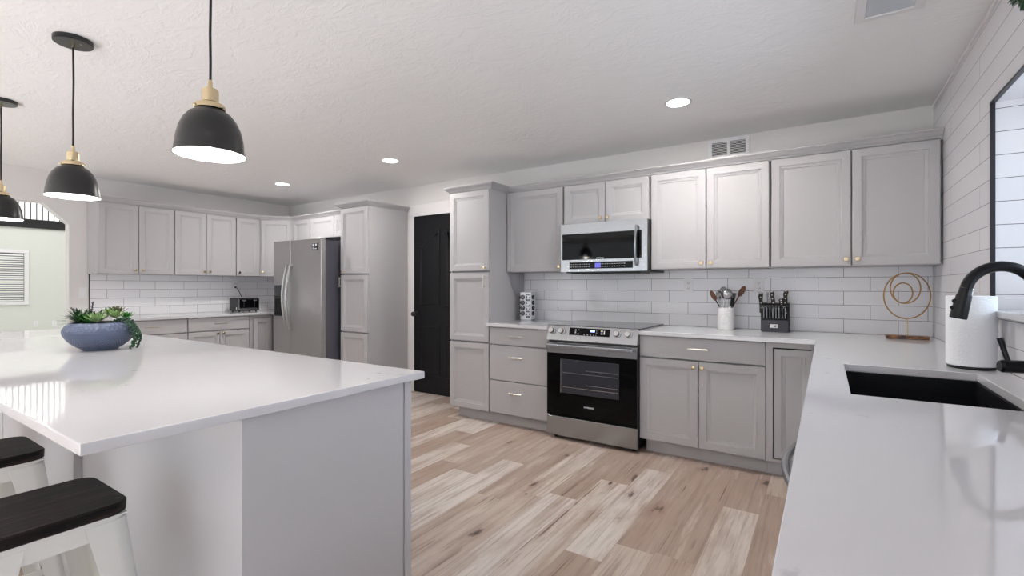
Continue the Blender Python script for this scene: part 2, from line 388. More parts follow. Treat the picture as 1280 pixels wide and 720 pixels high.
# floor of single planks running away from the camera
bm = bmesh.new(); ul = bm.loops.layers.uv.new('plank'); tl = bm.loops.layers.color.new('tint')
PW = .182; rng = random.Random(11)
fixed = {0: [(-.2, 2.92, .86), (2.92, 4.3, .18)], -1: [(2.0, 3.23, .22), (3.23, 4.4, .72)], 1: [(1.0, 2.24, .50), (2.24, 3.75, .16), (3.75, 4.6, .6)], 2: [(1.2, 2.215, .72), (2.215, 3.6, .12), (3.6, 4.6, .5)],
         3: [(.9, 2.03, .3), (2.03, 3.24, .92), (3.24, 4.5, .55)], 4: [(1.6, 2.90, .82), (2.90, 4.3, .22)], 5: [(1.3, 2.54, .9), (2.54, 3.6, .2), (3.6, 4.6, .85)], 6: [(1.0, 2.46, .68), (2.46, 3.9, .8)],
         7: [(.8, 2.3, .66), (2.3, 3.4, .14), (3.4, 4.4, .5)], 8: [(1.65, 2.85, .93), (2.85, 4.3, .62)], 9: [(.9, 2.52, .88), (2.52, 3.9, .34)], 10: [(1.4, 2.6, .2), (2.6, 3.9, .6)], 11: [(1.2, 2.95, .84), (2.95, 4.2, .3)], 12: [(1.5, 3.2, .1), (3.2, 4.4, .9)]}
def plank(x0, x1, y0, y1, t):
    vsq = [bm.verts.new(p) for p in ((x0, y0, 0), (x1, y0, 0), (x1, y1, 0), (x0, y1, 0))]; f = bm.faces.new(vsq); sd = rng.random()
    for l, uvc in zip(f.loops, ((0, 0), (0, PW), (y1 - y0, PW), (y1 - y0, 0))):
        l[ul].uv = uvc; l[tl] = (t, sd, 0, 1)
i0 = -5
for i in range(-5, 36):
    x1 = -.302 - PW * i; x0 = x1 - PW
    segs = list(fixed.get(i, [])); lo = segs[0][0] if segs else -3.7 - rng.random(); hi = segs[-1][1] if segs else lo
    while lo > YF: d = rng.uniform(.9, 1.4); segs.insert(0, (lo - d, lo, rng.choice((.12, .3, .55, .75, .85, .95)))); lo -= d
    while hi < YB + .1: d = rng.uniform(.9, 1.4); segs.append((hi, hi + d, rng.choice((.12, .3, .55, .75, .85, .95)))); hi += d
    for a, b_, t in segs:
        a = max(a, YF - .02); b_ = min(b_, YB + .02)
        if b_ > a and x0 < XR + .1: plank(x0, min(x1, XR + .1), a, b_, t)
bme = bpy.data.meshes.new('floor'); bm.to_mesh(bme); bm.free(); bme.materials.append(floor_m.m)
fo = bpy.data.objects.new('floor', bme); COL.objects.link(fo); struct(fo, 'pale knotty oak plank floor')
b = B().box(-17.2, XL, -5, 7, -.05, -.002); struct(b.make('floor_far', great_m), 'floor of the great room beyond the arch')
b = B().box(XL - .12, XR + .5, YF - .1, YB + .12, ZC, ZC + .06); struct(b.make('ceiling', ceil_m), 'white skip-trowel ceiling')
b = B().box(XL - .12, XR + .5, YB, YB + .12, 0, ZC); wb = struct(b.make('wall_back', wall_m), 'white wall behind the range')
B().box(-2.555, XR - .006, YB - .006, YB - .0002, .9125, 1.40).make('tile_backsplash', tile_back, wb, 'white running-bond tile with grey grout')
B().box(-6.65, -5.0, YB - .006, YB - .0002, .9125, 1.40).make('tile_backsplash', tile_back, wb)
b = B().cells([-3.0, .1, 2.0, 3.9][0:0] or [0, 1], [0, 1], 0, 1, lambda i, j: False)
# sink wall: a deep opening between y .95 and 2.83 above the sill, tiled all over
t = B().cells([YF, .95, 2.828, YB], [0, 1.118, 2.024, ZC], 0, .5, lambda i, j: not (i == 1 and j == 1))
t.move(Matrix(((0, 0, 1, XR), (1, 0, 0, 0), (0, 1, 0, 0), (0, 0, 0, 1))))
wr = t.make('wall_right', [tile_side_shaded, tile_rev], None)
for p in wr.data.polygons: p.material_index = 0 if abs(p.normal.x) > .5 else 1
bmesh_fix = bmesh.new(); bmesh_fix.from_mesh(wr.data); bmesh.ops.recalc_face_normals(bmesh_fix, faces=bmesh_fix.faces); bmesh_fix.to_mesh(wr.data); bmesh_fix.free()
struct(wr, 'white tiled wall with the window over the sink')
tr_ = B()
for (y0, y1, z0, z1) in ((.944, 2.834, 2.018, 2.027), (2.822, 2.831, 1.147, 2.018), (.944, .953, 1.147, 2.018)):
    tr_.box(XR - .004, XR + .012, y0, y1, z0, z1)
struct(tr_.make('trim_1', M('dark_edge_trim', (62, 60, 66), .4, .6)), 'dark metal edge round the tiled opening')
struct(B().box(XR - .008, XR - .0002, YF, YB - .0005, ZC - .022, ZC - .007).make('trim_2', trim_m), 'white strip under the ceiling')
# window over the sink
W1 = bpy.data.objects.new('window_1', None); COL.objects.link(W1); W1.location = (1.0, 1.9, 1.15); struct(W1, 'window over the sink')
b = B()
for (y0, y1, z0, z1) in ((.952, 2.826, 1.148, 1.2), (.952, 2.826, 1.97, 2.022), (.952, 1.0, 1.2, 1.97), (2.778, 2.826, 1.2, 1.97), (1.865, 1.915, 1.2, 1.97)):
    b.box(1.0, 1.06, y0, y1, z0, z1, .004)
b.move(Matrix.Translation((-1.0, -1.9, -1.15))); b.make('window_frame', trim_m, W1)
B().box(1.026, 1.03, .99, 2.79, 1.19, 1.98).move(Matrix.Translation((-1.0, -1.9, -1.15))).make('window_pane', glass_m, W1)
B().box(XR - .032, 1.085, .955, 2.823, 1.1195, 1.1475, .003).move(Matrix.Translation((-1.0, -1.9, -1.15))).make('window_sill', quartz, W1, 'white stone sill')
# left wall with the clipped-corner opening
poly = [(YF, 0), (-.6, 0), (-.6, 1.90), (-.40, 2.095), (1.466, 2.095), (1.67, 1.90), (1.67, 0), (YB, 0), (YB, ZC), (YF, ZC)]
b = B().prism(poly, XL - .12, XL, 'x'); wl = struct(b.make('wall_left', wall_m), 'white wall with a clipped-corner opening')
B().box(XL + .0002, XL + .006, 1.841, YB - .007, .9125, 1.40).make('tile_backsplash', tile_left, wl, 'white running-bond tile with grey grout')
B().box(XL + .0002, XL + .008, 1.832, 1.841, .9125, 1.40).make('tile_edge', M('tile_edge_metal', (70, 70, 74), .4, .7), wl)
# wall behind the camera; its two openings are added to let the sun in
t = B().cells([XL - .12, -6.4, -3.7, -3.3, .1, XR + .5], [0, .12, 2.32, ZC], 0, .1, lambda i, j: not (i in (1, 3) and j == 1))
t.move(Matrix(((1, 0, 0, 0), (0, 0, 1, YF - .1), (0, 1, 0, 0), (0, 0, 0, 1))))
struct(t.make('wall_front', wall_m), 'wall behind the camera')
# the great room beyond the opening
XF = -14.0
struct(B().box(XF - .1, XF, -5, 7, 0, 2.47).make('wall_far', great_m), 'pale wall under the loft beyond the opening')
struct(B().box(XF - .1, XF + .03, -5, 7, 2.47, 2.655).make('trim_3', black_met), 'black edge beam of the loft')
struct(B().box(-17.3, -17.2, -5, 7, 0, 5).make('wall_loft', wall_m), 'white wall of the loft')
struct(B().box(-17.2, XF - .1, -5, 7, 2.47, 2.62).make('floor_loft', trim_m), 'loft floor')
struct(B().box(-17.3, XL - .12, 7, 7.1, 0, 5).make('wall_far_side', wall_m)); struct(B().box(-17.3, XL - .12, -5.1, -5, 0, 5).make('wall_far_near', wall_m))
struct(B().box(-17.3, XL, -5, 7, 5, 5.1).make('ceiling_far', ceil_m)); struct(B().box(XL - .12, XL, -5, 7, ZC + .07, 5).make('wall_left_upper', wall_m))
rail = thing('loft_railing', 'black loft railing with thin upright balusters seen through the opening', 'railing', (XF - .03, 0, 2.656))
B().box(-.03, .03, -.6, 4.6, .92, .98, .006).make('handrail', black_met, rail)
for k in range(56):
    y = -.57 + k * .0915
    bb = B().box(-.008, .008, y - .008, y + .008, 0.001, .92)
    if k % 2: bb.sphere((0, y, .36), .014, (1, 1, 1.3), 8, 6); bb.sphere((0, y, .42), .014, (1, 1, 1.3), 8, 6)
    else: bb.sphere((0, y, .38), .013, (1, 1, 1.5), 8, 6)
    bb.make('baluster', black_met, rail)
W2 = bpy.data.objects.new('window_2', None); COL.objects.link(W2); W2.location = (XF, 2.0, .93); struct(W2, 'window with white blinds in the far pale wall')
b = B()
y0, y1, z0, z1 = -.82, .80, 0, 1.0
for q in ((y0 - .07, y1 + .07, z0 - .07, z0), (y0 - .07, y1 + .07, z1, z1 + .07), (y0 - .07, y0, z0, z1), (y1, y1 + .07, z0, z1)):
    b.box(.001, .03, *q, .004)
b.make('window_frame', trim_m, W2)
b = B()
for k in range(22): b.box(.006, .034, y0 + .01, y1 - .01, .02 + k * .0445, .024 + k * .0445, rot=Matrix.Rotation(R(58), 3, 'Y'))
b.make('window_blind', blind_m, W2)
slat_shade_m = M('blind_gap_shade', (126, 130, 136), .6)  # opaque grey sheet; its tone paints the shade between the slats
B().box(.0005, .003, y0, y1, z0, z1).make('window_pane', slat_shade_m, W2)

# ------------------------------------------------------------------ door beside the tall cabinet
D1 = bpy.data.objects.new('door_1', None); COL.objects.link(D1); D1.location = (-4.07, YB, 0); struct(D1, 'black panelled door')
B().box(.004, .906, -.038, -.0005, .008, 2.064, .002).make('door_slab', door_bl, D1)
def arc_panel(x0, x1, z0, za, zb, flip=False):
    pts = [(x0, z0), (x1, z0)]; N = 10
    top = []
    for k in range(N + 1):
        f = k / N; top.append((x1 + (x0 - x1) * f, zb - (zb - za) * (1 - math.cos(f * math.pi)) / 2 if not flip else za + (zb - za) * (1 - math.cos(f * math.pi)) / 2))
    return pts + top
def inset(poly, d):
    n = len(poly); out = []
    for i in range(n):
        p0, p1, p2 = Vector(poly[i - 1]), Vector(poly[i]), Vector(poly[(i + 1) % n])
        a, c = (p1 - p0).normalized(), (p2 - p1).normalized(); na, nc = Vector((-a.y, a.x)), Vector((-c.y, c.x)); m = (na + nc)
        m = m / max(m.length_squared, 1e-6) * 2
        out.append(tuple(p1 + m * d))
    return out
for x0, x1, fl in ((.103, .413, False), (.497, .807, True)):
    for poly in (arc_panel(x0, x1, 1.02, 1.70, 1.90, fl), [(x0, .215), (x1, .215), (x1, .805), (x0, .805)]):
        lp = [[(a, yy, c) for a, c in inset(poly, d)] for d, yy in ((0, -.0375), (.004, -.043), (.012, -.043), (.022, -.0385), (.03, -.0385), (.046, -.044))]
        B().stack(lp).make('door_panel', door_bl, D1)
B().lathe([(.03, 0), (.03, -.006), (.012, -.012), (.012, -.035), (.024, -.042), (.029, -.055), (.024, -.068), (.008, -.073)], (.045, -.0385, .92), 20, 'y').make('door_handle', black_met, D1)
b = B().box(-4.165, -4.073, YB - .018, YB - .0005, 0, 2.072, .002).box(-3.158, -3.066, YB - .018, YB - .0005, 0, 2.072, .002)
b.box(-4.165, -3.066, YB - .022, YB - .0005, 2.0725, 2.205, .002).box(-4.175, -3.05, YB - .028, YB - .0005, 2.066, 2.08, .002)
struct(b.make('trim_4', trim_m), 'white casing of the black door')

# ------------------------------------------------------------------ cabinets
def knob(parent, x, z, y=0):
    b = B().box(x - .005, x + .005, y - .016, y - .0002, z - .005, z + .005).box(x - .013, x + .013, y - .027, y - .016, z - .013, z + .013, .003, 2)
    return b.make('knob', brass, parent, 'square brass knob')
def pull(parent, x, z, length=.135, vertical=False, y=0):
    b = B(); h = length / 2
    if vertical:
        b.box(x - .005, x + .005, y - .034, y - .026, z - h, z + h, .002)
        for s in (-1, 1): b.tube([(x, y - .0002, z + s * (h - .014)), (x, y - .028, z + s * (h - .014))], .0045, 8)
    else:
        b.box(x - h, x + h, y - .034, y - .026, z - .006, z + .006, .002)
        for s in (-1, 1): b.tube([(x + s * (h - .014), y - .0002, z), (x + s * (h - .014), y - .028, z)], .0045, 8)
    return b.make('pull', nickel, parent, 'slim champagne bar pull')
PROF = ((0, .020), (0, .0018), (.0018, 0), (.050, 0), (.0520, .0050), (.0560, .0042), (.0670, .0105), (.0715, .0105), (.0730, .0140))
def door(parent, x0, x1, z0, z1, kn=None, pl=None, mat=None, y=0):
    o = B().stack([rect(x0, x1, z0, z1, y + d, i) for i, d in PROF]).make('door', mat or paint, parent)
    if kn: knob(o, *kn, y=y)
    if pl: pull(o, *pl, y=y)
    return o
def drawer(parent, x0, x1, z0, z1, pl=None):
    o = B().box(x0, x1, 0, .02, z0, z1, .002).make('drawer', paint, parent)
    if pl: pull(o, *pl)
    return o
def carcass(parent, x0, x1, z0, z1, depth, toe=False, ends=0):
    b = B(); zb = .103 if toe else z0
    if toe: b.box(x0, x1, .078, depth, 0, .1025)
    b.box(x0, x1, .042, depth, zb, z1)
    if ends & 1: b.box(x0, x0 + .016, .0215, .042, zb, z1)
    if ends & 2: b.box(x1 - .016, x1, .0215, .042, zb, z1)
    b.box(x0, x1, .0215, .042, zb, zb + .012).box(x0, x1, .0215, .042, z1 - .012, z1)
    return b.make('carcass', paint, parent)
UG, BG = 'upper cabinets on the range wall', 'base cabinets under the range wall counter'
UF, BF, UD = 3.81, 3.53, .326
def upper(label, x0, x1, z0, z1, doors, name='wall_cabinet', group=UG, loc=None, rz=0, depth=UD):
    t = thing(name, label, 'cabinet', loc or (x0, UF, z0), rz, group)
    o = x0 if loc is None else 0
    carcass(t, 0, x1 - x0, 0, z1 - z0, depth)
    for d in doors:
        kn = (d[4] - x0, d[5] - z0) if len(d) > 4 else None
        door(t, d[0] - x0, d[1] - x0, d[2] - z0, d[3] - z0, kn)
    return t
ZT, ZU = 2.134, 1.375
upper('single-door grey upper cabinet between the tall pantry and the microwave', -2.556, -1.951, ZU, ZT, [(-2.548, -1.958, 1.378, 2.126, -1.985, 1.418)])
upper('short double-door grey cabinet directly above the microwave', -1.949, -1.177, 1.779, ZT, [(-1.942, -1.559, 1.782, 2.126, -1.594, 1.822), (-1.552, -1.186, 1.782, 2.126, -1.529, 1.822)])
upper('double-door grey upper cabinet just right of the microwave', -1.175, -.329, ZU, ZT, [(-1.166, -.756, 1.378, 2.126, -.783, 1.417), (-.748, -.335, 1.378, 2.126, -.718, 1.417)])
upper('double-door grey upper cabinet in the corner against the tiled window wall', -.327, .586, ZU, ZT, [(-.319, .135, 1.378, 2.126, .109, 1.419), (.142, .574, 1.378, 2.126, .17, 1.419)])
# wood edge under the uppers (light rail) belongs to the cabinets' undersides
def pantry(label, x0, x1, name, knobx, pullside):
    t = thing(name, label, 'cabinet', (x0, BF, 0), 0, 'tall pantry cabinets')
    w_ = x1 - x0
    B().box(0, w_, .042, .604, .103, 2.134).box(.055, w_, .078, .604, 0, .1025).box(0, .014, .0215, .042, .103, 2.134).box(w_ - .014, w_, .0215, .042, .103, 2.134).box(.014, w_ - .014, .0215, .042, .103, .118).box(.014, w_ - .014, .0215, .042, 2.118, 2.134).make('carcass', paint, t)
    kx = w_ - .045 if pullside == 'r' else .03
    door(t, .003, w_ - .006, 1.386, 2.126, (kx, 1.412)); door(t, .003, w_ - .006, .733, 1.368, None, (kx - (.0 if pullside == 'r' else .012), 1.29, .115, True)); door(t, .003, w_ - .006, .103, .718)
    return t
pantry('tall grey pantry cabinet between the black door and the drawer base', -3.027, -2.559, 'pantry_cabinet', 0, 'r')
pantry('tall grey pantry cabinet between the steel fridge and the black door', -4.664, -4.203, 'pantry_cabinet', 0, 'l')

t = thing('base_cabinet', 'grey base cabinet with three slab drawers left of the range', 'cabinet', (-2.557, BF, 0), 0, BG)
carcass(t, 0, .622, 0, .880, .604, True)
drawer(t, .006, .614, .722, .875, (.298, .80)); drawer(t, .006, .614, .404, .714, (.298, .615)); drawer(t, .006, .614, .107, .396, (.298, .30))
t = thing('base_cabinet', 'grey base cabinet with one drawer over two doors right of the range', 'cabinet', (-1.151, BF, 0), 0, BG)
X0 = -1.151
B().box(-.018, .823, .042, .604, .103, .880).box(-.018, -.004, .0215, .042, .103, .880).box(.812, .823, .0215, .042, .103, .880).box(-.004, .812, .0215, .042, .103, .112).box(.012, .823, .078, .604, 0, .1025).make('carcass', paint, t)
drawer(t, -1.167 - X0, -.331 - X0, .722, .875, (-.748 - X0, .80))
door(t, -1.167 - X0, -.753 - X0, .107, .712, (-.781 - X0, .672)); door(t, -.745 - X0, -.331 - X0, .107, .712, (-.723 - X0, .672))
t = thing('corner_cabinet', 'grey corner base cabinet with one black-gapped door beside the dishwasher', 'cabinet', (-.327, BF, 0), 0, BG)
B().box(0, .90, .022, .604, .103, .880).box(0, .36, .078, .604, 0, .1025).box(0, .038, .004, .0215, .103, .880).box(.038, .25, .004, .0215, .845, .880).box(.038, .25, .004, .0215, .103, .122).make('carcass', paint, t)
B().box(.0385, .25, .018, .0218, .1225, .8445).make('gap_shade_sheet', gap_shade_m, t, 'black sheet painting the shade round the corner door')  # black sheet behind the door, painted in for the gap's shade
B().stack([rect(.047, .262, .130, .836, d, i) for i, d in ((0, .0175), (0, .0018), (.0018, 0), (.040, 0), (.0420, .0050), (.0460, .0042), (.0570, .0105), (.0615, .0105), (.0630, .0140))]).make('door', paint, t)
# the sink run, facing the room
t = thing('sink_cabinet', 'grey sink base cabinet under the black sink', 'cabinet', (-.015, 2.56, 0), R(-90))
b = B()
b.box(0, .82, .030, .040, .103, .880).box(0, .018, .040, .60, .103, .880).box(.802, .82, .040, .60, .103, .880).box(.018, .802, .040, .60, .103, .121).box(0, .82, .078, .60, 0, .1025)
b.make('carcass', paint, t); drawer(t, .004, .816, .722, .875); door(t, .004, .407, .107, .712, (.38, .672)); door(t, .413, .816, .107, .712, (.44, .672))
t = thing('base_cabinet', 'grey filler base cabinet between the sink cabinet and the corner', 'cabinet', (-.015, 3.50, 0), R(-90))
B().box(0, .93, .0215, .60, .103, .880).box(0, .93, .078, .60, 0, .1025).make('carcass', paint, t); door(t, .05, .92, .107, .875)
dw = thing('dishwasher', 'steel dishwasher with a bowed bar handle at the edge of the sink run', 'dishwasher', (-.015, 1.73, 0), R(-90))
B().box(.002, .598, .03, .58, .10, .878).box(.002, .598, .09, .58, 0, .0995).make('tub', black_pl, dw)
B().box(.003, .597, 0, .03, .115, .872, .004).make('door', steel, dw)
pts = [(.05, -.0002, .79)] + [(.05 + .5 * k / 14, -.022 - .05 * math.sin(math.pi * k / 14) ** .8, .79) for k in range(15)] + [(.55, -.0002, .79)]
B().tube(pts, .010, 10).make('handle', steel, dw, 'bowed steel handle')
t = thing('base_cabinet', 'grey base cabinet at the near end of the sink run', 'cabinet', (-.015, 1.125, 0), R(-90))
carcass(t, 0, 1.72, 0, .880, .60, True); door(t, .004, .43, .107, .875); door(t, .436, .86, .107, .875); door(t, .866, 1.29, .107, .875); door(t, 1.296, 1.716, .107, .875)

# left wall cabinets, facing the room
UL, BL = 'upper cabinets on the left wall', 'base cabinets on the left wall'
FX = -6.33
def upL(label, ya, yb, doors):
    t = thing('wall_cabinet', label, 'cabinet', (FX, ya, ZU), R(90), UL); carcass(t, 0, yb - ya, 0, ZT - ZU, UD, False, 1 if ya < 1.9 else 0)
    for d in doors: door(t, d[0] - ya, d[1] - ya, .003, .751, (d[2] - ya, .045))
upL('double-door grey upper cabinet nearest the wall opening', 1.818, 2.516, [(1.822, 2.167, 2.135), (2.174, 2.511, 2.203)])
upL('double-door grey upper cabinet in the middle of the left wall', 2.518, 3.214, [(2.523, 2.858, 2.830), (2.864, 3.209, 2.894)])
upL('narrow single-door grey upper cabinet beside the corner cabinet', 3.216, 3.522, [(3.220, 3.517, 3.246)])
t = thing('corner_cabinet', 'diagonal grey upper corner cabinet behind the fridge', 'cabinet', (FX, 3.524, ZU), 0, UL)
B().prism([(-.322, 0), (-.022, 0), (.276, .286), (.276, .608), (-.322, .608)], 0, ZT - ZU).make('carcass', paint, t)
dl = math.hypot(.28, .286); dd = B().stack([rect(.012, dl - .012, .003, .751, d, i) for i, d in PROF]); ang_ = math.atan2(.286, .28)
Mx = Matrix.Translation((.004, -.004, 0)) @ Matrix.Rotation(ang_, 4, 'Z'); dob = dd.move(Mx).make('door', paint, t)
kk = B().box(.034, .044, -.016, -.0002, .055, .065).box(.026, .052, -.027, -.016, .047, .073, .003).move(Mx).make('knob', brass, dob, 'square brass knob')
upper('single-door grey upper cabinet left of the fridge', -6.048, -5.659, ZU, ZT, [(-6.042, -5.664, 1.378, 2.126, -5.69, 1.418)], group='cabinets round the fridge')
upper('short double-door grey cabinet above the fridge', -5.657, -4.666, 1.86, ZT, [(-5.652, -5.164, 1.863, 2.126), (-5.157, -4.670, 1.863, 2.126)], group='cabinets round the fridge')
BX = -6.05
def baseL(label, ya, yb, split, doors, pulls):
    t = thing('base_cabinet', label, 'cabinet', (BX, ya, 0), R(90), BL); carcass(t, 0, yb - ya, 0, .880, .60, True)
    drawer(t, .005, yb - ya - .005, .722, .875, (pulls - ya, .805))
    m = split - ya
    door(t, .005, m - .003, .107, .712, (m - .03, .682)); door(t, m + .003, yb - ya - .005, .107, .712, (m + .035, .682))
baseL('grey base cabinet on the left wall behind the succulent bowl', 1.842, 2.538, 2.19, None, 2.187)
baseL('grey base cabinet on the left wall below the toaster', 2.540, 3.232, 2.882, None, 2.882)
t = thing('corner_cabinet', 'grey corner base cabinet squeezed between the left wall and fridge', 'cabinet', (BX, 3.234, 0), R(90), BL)
B().box(0, .90, .022, .60, .103, .880).box(0, .42, .078, .60, 0, .1025).box(0, .04, .004, .0215, .103, .880).box(.04, .292, .004, .0215, .845, .880).make('carcass', paint, t)
B().stack([rect(.050, .288, .107, .836, d, i) for i, d in PROF]).make('door', paint, t)
t = thing('base_cabinet', 'narrow grey return of the base run against the fridge', 'cabinet', (-6.026, BF, 0), 0, BL)
B().box(.0, .355, .0215, .604, 0, .880).box(.0, .355, 0, .0205, .103, .880).make('carcass', paint, t)

# crown moulding swept with mitres
CP = ((0, 2.1345), (.012, 2.1345), (.014, 2.142), (.018, 2.143), (.020, 2.149), (.028, 2.150), (.036, 2.160), (.040, 2.160), (.049, 2.169), (.053, 2.169), (.053, 2.174), (.060, 2.175), (.060, 2.184), (0, 2.184))
def crown(path, label):
    P = [Vector(p) for p in path]; loops = []
    for i, p in enumerate(P):
        ns = []
        if i: d = (p - P[i - 1]).normalized(); ns.append(Vector((d.y, -d.x)))
        if i < len(P) - 1: d = (P[i + 1] - p).normalized(); ns.append(Vector((d.y, -d.x)))
        m = ns[0] if len(ns) == 1 else (ns[0] + ns[1]) / (1 + ns[0].dot(ns[1]))
        loops.append([(p.x + m.x * o, p.y + m.y * o, z) for o, z in CP])
    return tag(B().stack(loops).make('crown_molding', paint, smooth=0), label, 'molding', 'crown mouldings')
crown([(-3.027, 4.136), (-3.027, 3.552), (-2.559, 3.552), (-2.559, 3.832), (.5885 - .002, 3.832)], 'grey crown moulding along the tops of the range wall cabinets')
crown([(-6.656, 1.818), (-6.352, 1.818), (-6.352, 3.524), (-6.052, 3.832), (-4.664, 3.832), (-4.664, 3.552), (-4.203, 3.552), (-4.203, 4.136)], 'grey crown moulding along the left wall cabinets and fridge pantry')

# ------------------------------------------------------------------ worktops
tag(B().box(-2.566 + .008, -1.931, 3.488, 4.132, .8815, .912, .003, 2).make('countertop', quartz), 'short white quartz countertop left of the range', 'countertop', 'white quartz countertops')
xs = [-1.163, -.053, .065, .478, .587]; ys = [-.6, 1.80, 2.487, 3.488, 4.132]
tag(B().cells(xs, ys, .8815, .912, lambda i, j: (i >= 1 or j == 3) and not (i == 2 and j == 1), .003).make('countertop', quartz), 'L-shaped white quartz countertop with the black sink', 'countertop', 'white quartz countertops')
xs = [-6.652, -6.018, -5.668]; ys = [1.842, 3.49, 4.132]
tag(B().cells(xs, ys, .8815, .912, lambda i, j: i == 0 or j == 1, .003).make('countertop', quartz), 'white quartz countertop under the toaster along the left wall', 'countertop', 'white quartz countertops')

# island
isl = thing('kitchen_island', 'pale grey island base with a plain end panel', 'island', (-3.15, 1.0, 0))
T = Matrix.Translation((3.15, -1.0, 0))
B().box(-4.96, -1.336, .692, 1.30, .002, .883).move(T).make('carcass', island_paint, isl)
B().box(-1.3355, -1.330, .690, 1.288, .002, .883, .001).move(T).make('end_panel', island_paint, isl)
b = B().box(-1.3355, -1.328, 1.292, 1.325, .002, .883, .001)
for z in (.36, .70): b.box(-1.329, -1.3265, 1.320, 1.327, z, z + .012)
b.move(T).make('corner_post', island_paint, isl)
B().box(-3.72, -2.592, .664, .6915, .002, .883, .001).move(T).make('back_panel', island_paint, isl)
B().box(-4.96, -3.735, .664, .6915, .002, .883, .001).move(T).make('back_panel', island_paint, isl)
for k in range(4):
    x0 = -4.95 + k * .9
    B().stack([[(a, 2.62 - y, c) for a, y, c in rect(x0, x0 + .89, .107, .87, 1.30 + d - .0005 + .0, i)] for i, d in ((0, .02), (0, 0), (.05, 0), (.06, .008))]).move(T).make('door', island_paint, isl)
tag(B().box(-5.0, -1.307, .345, 1.378, .884, .912, .004, 2).make('countertop', quartz), 'long white quartz island top carrying the succulent bowl', 'countertop', 'white quartz countertops')

# sink
sk = thing('sink', 'black undermount sink set into the white countertop', 'sink', (.27, 2.14, .66))
b = B().cells([-.225, -.2, .203, .228], [-.36, -.335, .342, .367], 0.0, .2205, lambda i, j: not (i == 1 and j == 1)); b.box(-.2, .203, -.335, .342, 0, .012)
b.make('basin', granite, sk); B().lathe([(.001, .0125), (.04, .0125), (.045, .016), (.03, .017), (.001, .014)], (0, 0, 0), 24).make('drain', chrome, sk)

# faucet
fc = thing('faucet', 'matte black gooseneck pull-down faucet behind the sink', 'faucet', (.548, 2.13, .9125), R(12))
B().lathe([(.03, 0), (.03, .006), (.024, .010), (.022, .02), (.022, .105), (.0175, .118)], seg=24).make('base', faucet_m, fc)
pts = [(0, 0, .112), (0, 0, .20), (0, 0, .30)] + [(-.088 + .088 * math.cos(R(a)), 0, .305 + .088 * math.sin(R(a))) for a in range(0, 169, 8)]
e = Vector(pts[-1]); d = Vector((-math.sin(R(168)), 0, math.cos(R(168))))
B().tube(pts, .0165, 16).make('spout', faucet_m, fc)
B().tube([e, e + d * .02, e + d * .025, e + d * .098, e + d * .10], [.0165, .0175, .020, .0225, .020], 18).make('spray_head', faucet_m, fc)
for k in (.042, .064):
    B().sphere(e + d * k + Vector((-.0205, 0, 0)), .0075, u=10, v=6).make('spray_button', faucet_m, fc)
lv = B().tube([(-.018, 0, .078), (-.085, 0, .078)], .020, 18); lv.tube([(-.085, 0, .078), (-.092, 0, .078)], [.020, .016], 18)
lv.make('lever_hub', faucet_m, fc); B().tube([(-.070, 0, .090), (-.078, .005, .128), (-.086, .010, .166)], [.007, .007, .0085], 10).make('lever', faucet_m, fc)

# ------------------------------------------------------------------ range
rg = thing('range', 'slide-in steel electric range with black oven door', 'range', (-1.548, 3.47, 0))
hw = .380
B().box(-hw + .003, hw - .003, .035, .655, .03, .905).make('body', black_met, rg)
for x in (-.33, .33):
    for y in (.07, .6): B().lathe([(.016, .0005), (.016, .03)], (x, y, 0), 12).make('foot', black_pl, rg)
dr = B().box(-hw, hw, 0, .034, .032, .186, .003).make('drawer', steel, rg, 'steel storage drawer')
dp = B().box(-hw, hw, 0.002, .034, .196, .786, .003).make('oven_door', micro_glass, rg)
B().box(-hw, hw, -.002, .030, .7, .787, .003).make('door_rail', steel, dp)
wd = B().stack([rect(-.25, .243, .383, .655, y, i) for y, i in ((.0018, 0), (-.0002, 0), (-.0012, .002))]).make('door_window', oven_glass, dp)
bb = B().box(-.252, -.248, -.0022, .001, .383, .655)
bb.make('window_edge', chrome, dp)
rk = B()
for z, k in ((.43, 1), (.545, 1)):
    rk.box(-.235, .235, -.0018, -.0005, z, z + .004)
for z in (.46, .575): rk.box(-.03, .235, -.0018, -.0005, z, z + .003)
rk.make('oven_rack', chrome, dp)
h_ = B().box(-.362, .362, -.056, -.036, .752, .779, .006, 2)
for s in (-1, 1): h_.box(s * .345 - .014, s * .345 + .014, -.04, -.001, .756, .776, .003)
h_.make('door_handle', steel, dp)
text('SAMSUNG', .0185, 'brand_lettering', print_w, dp, (-.005, -.0005, .289), (R(90), 0, 0))
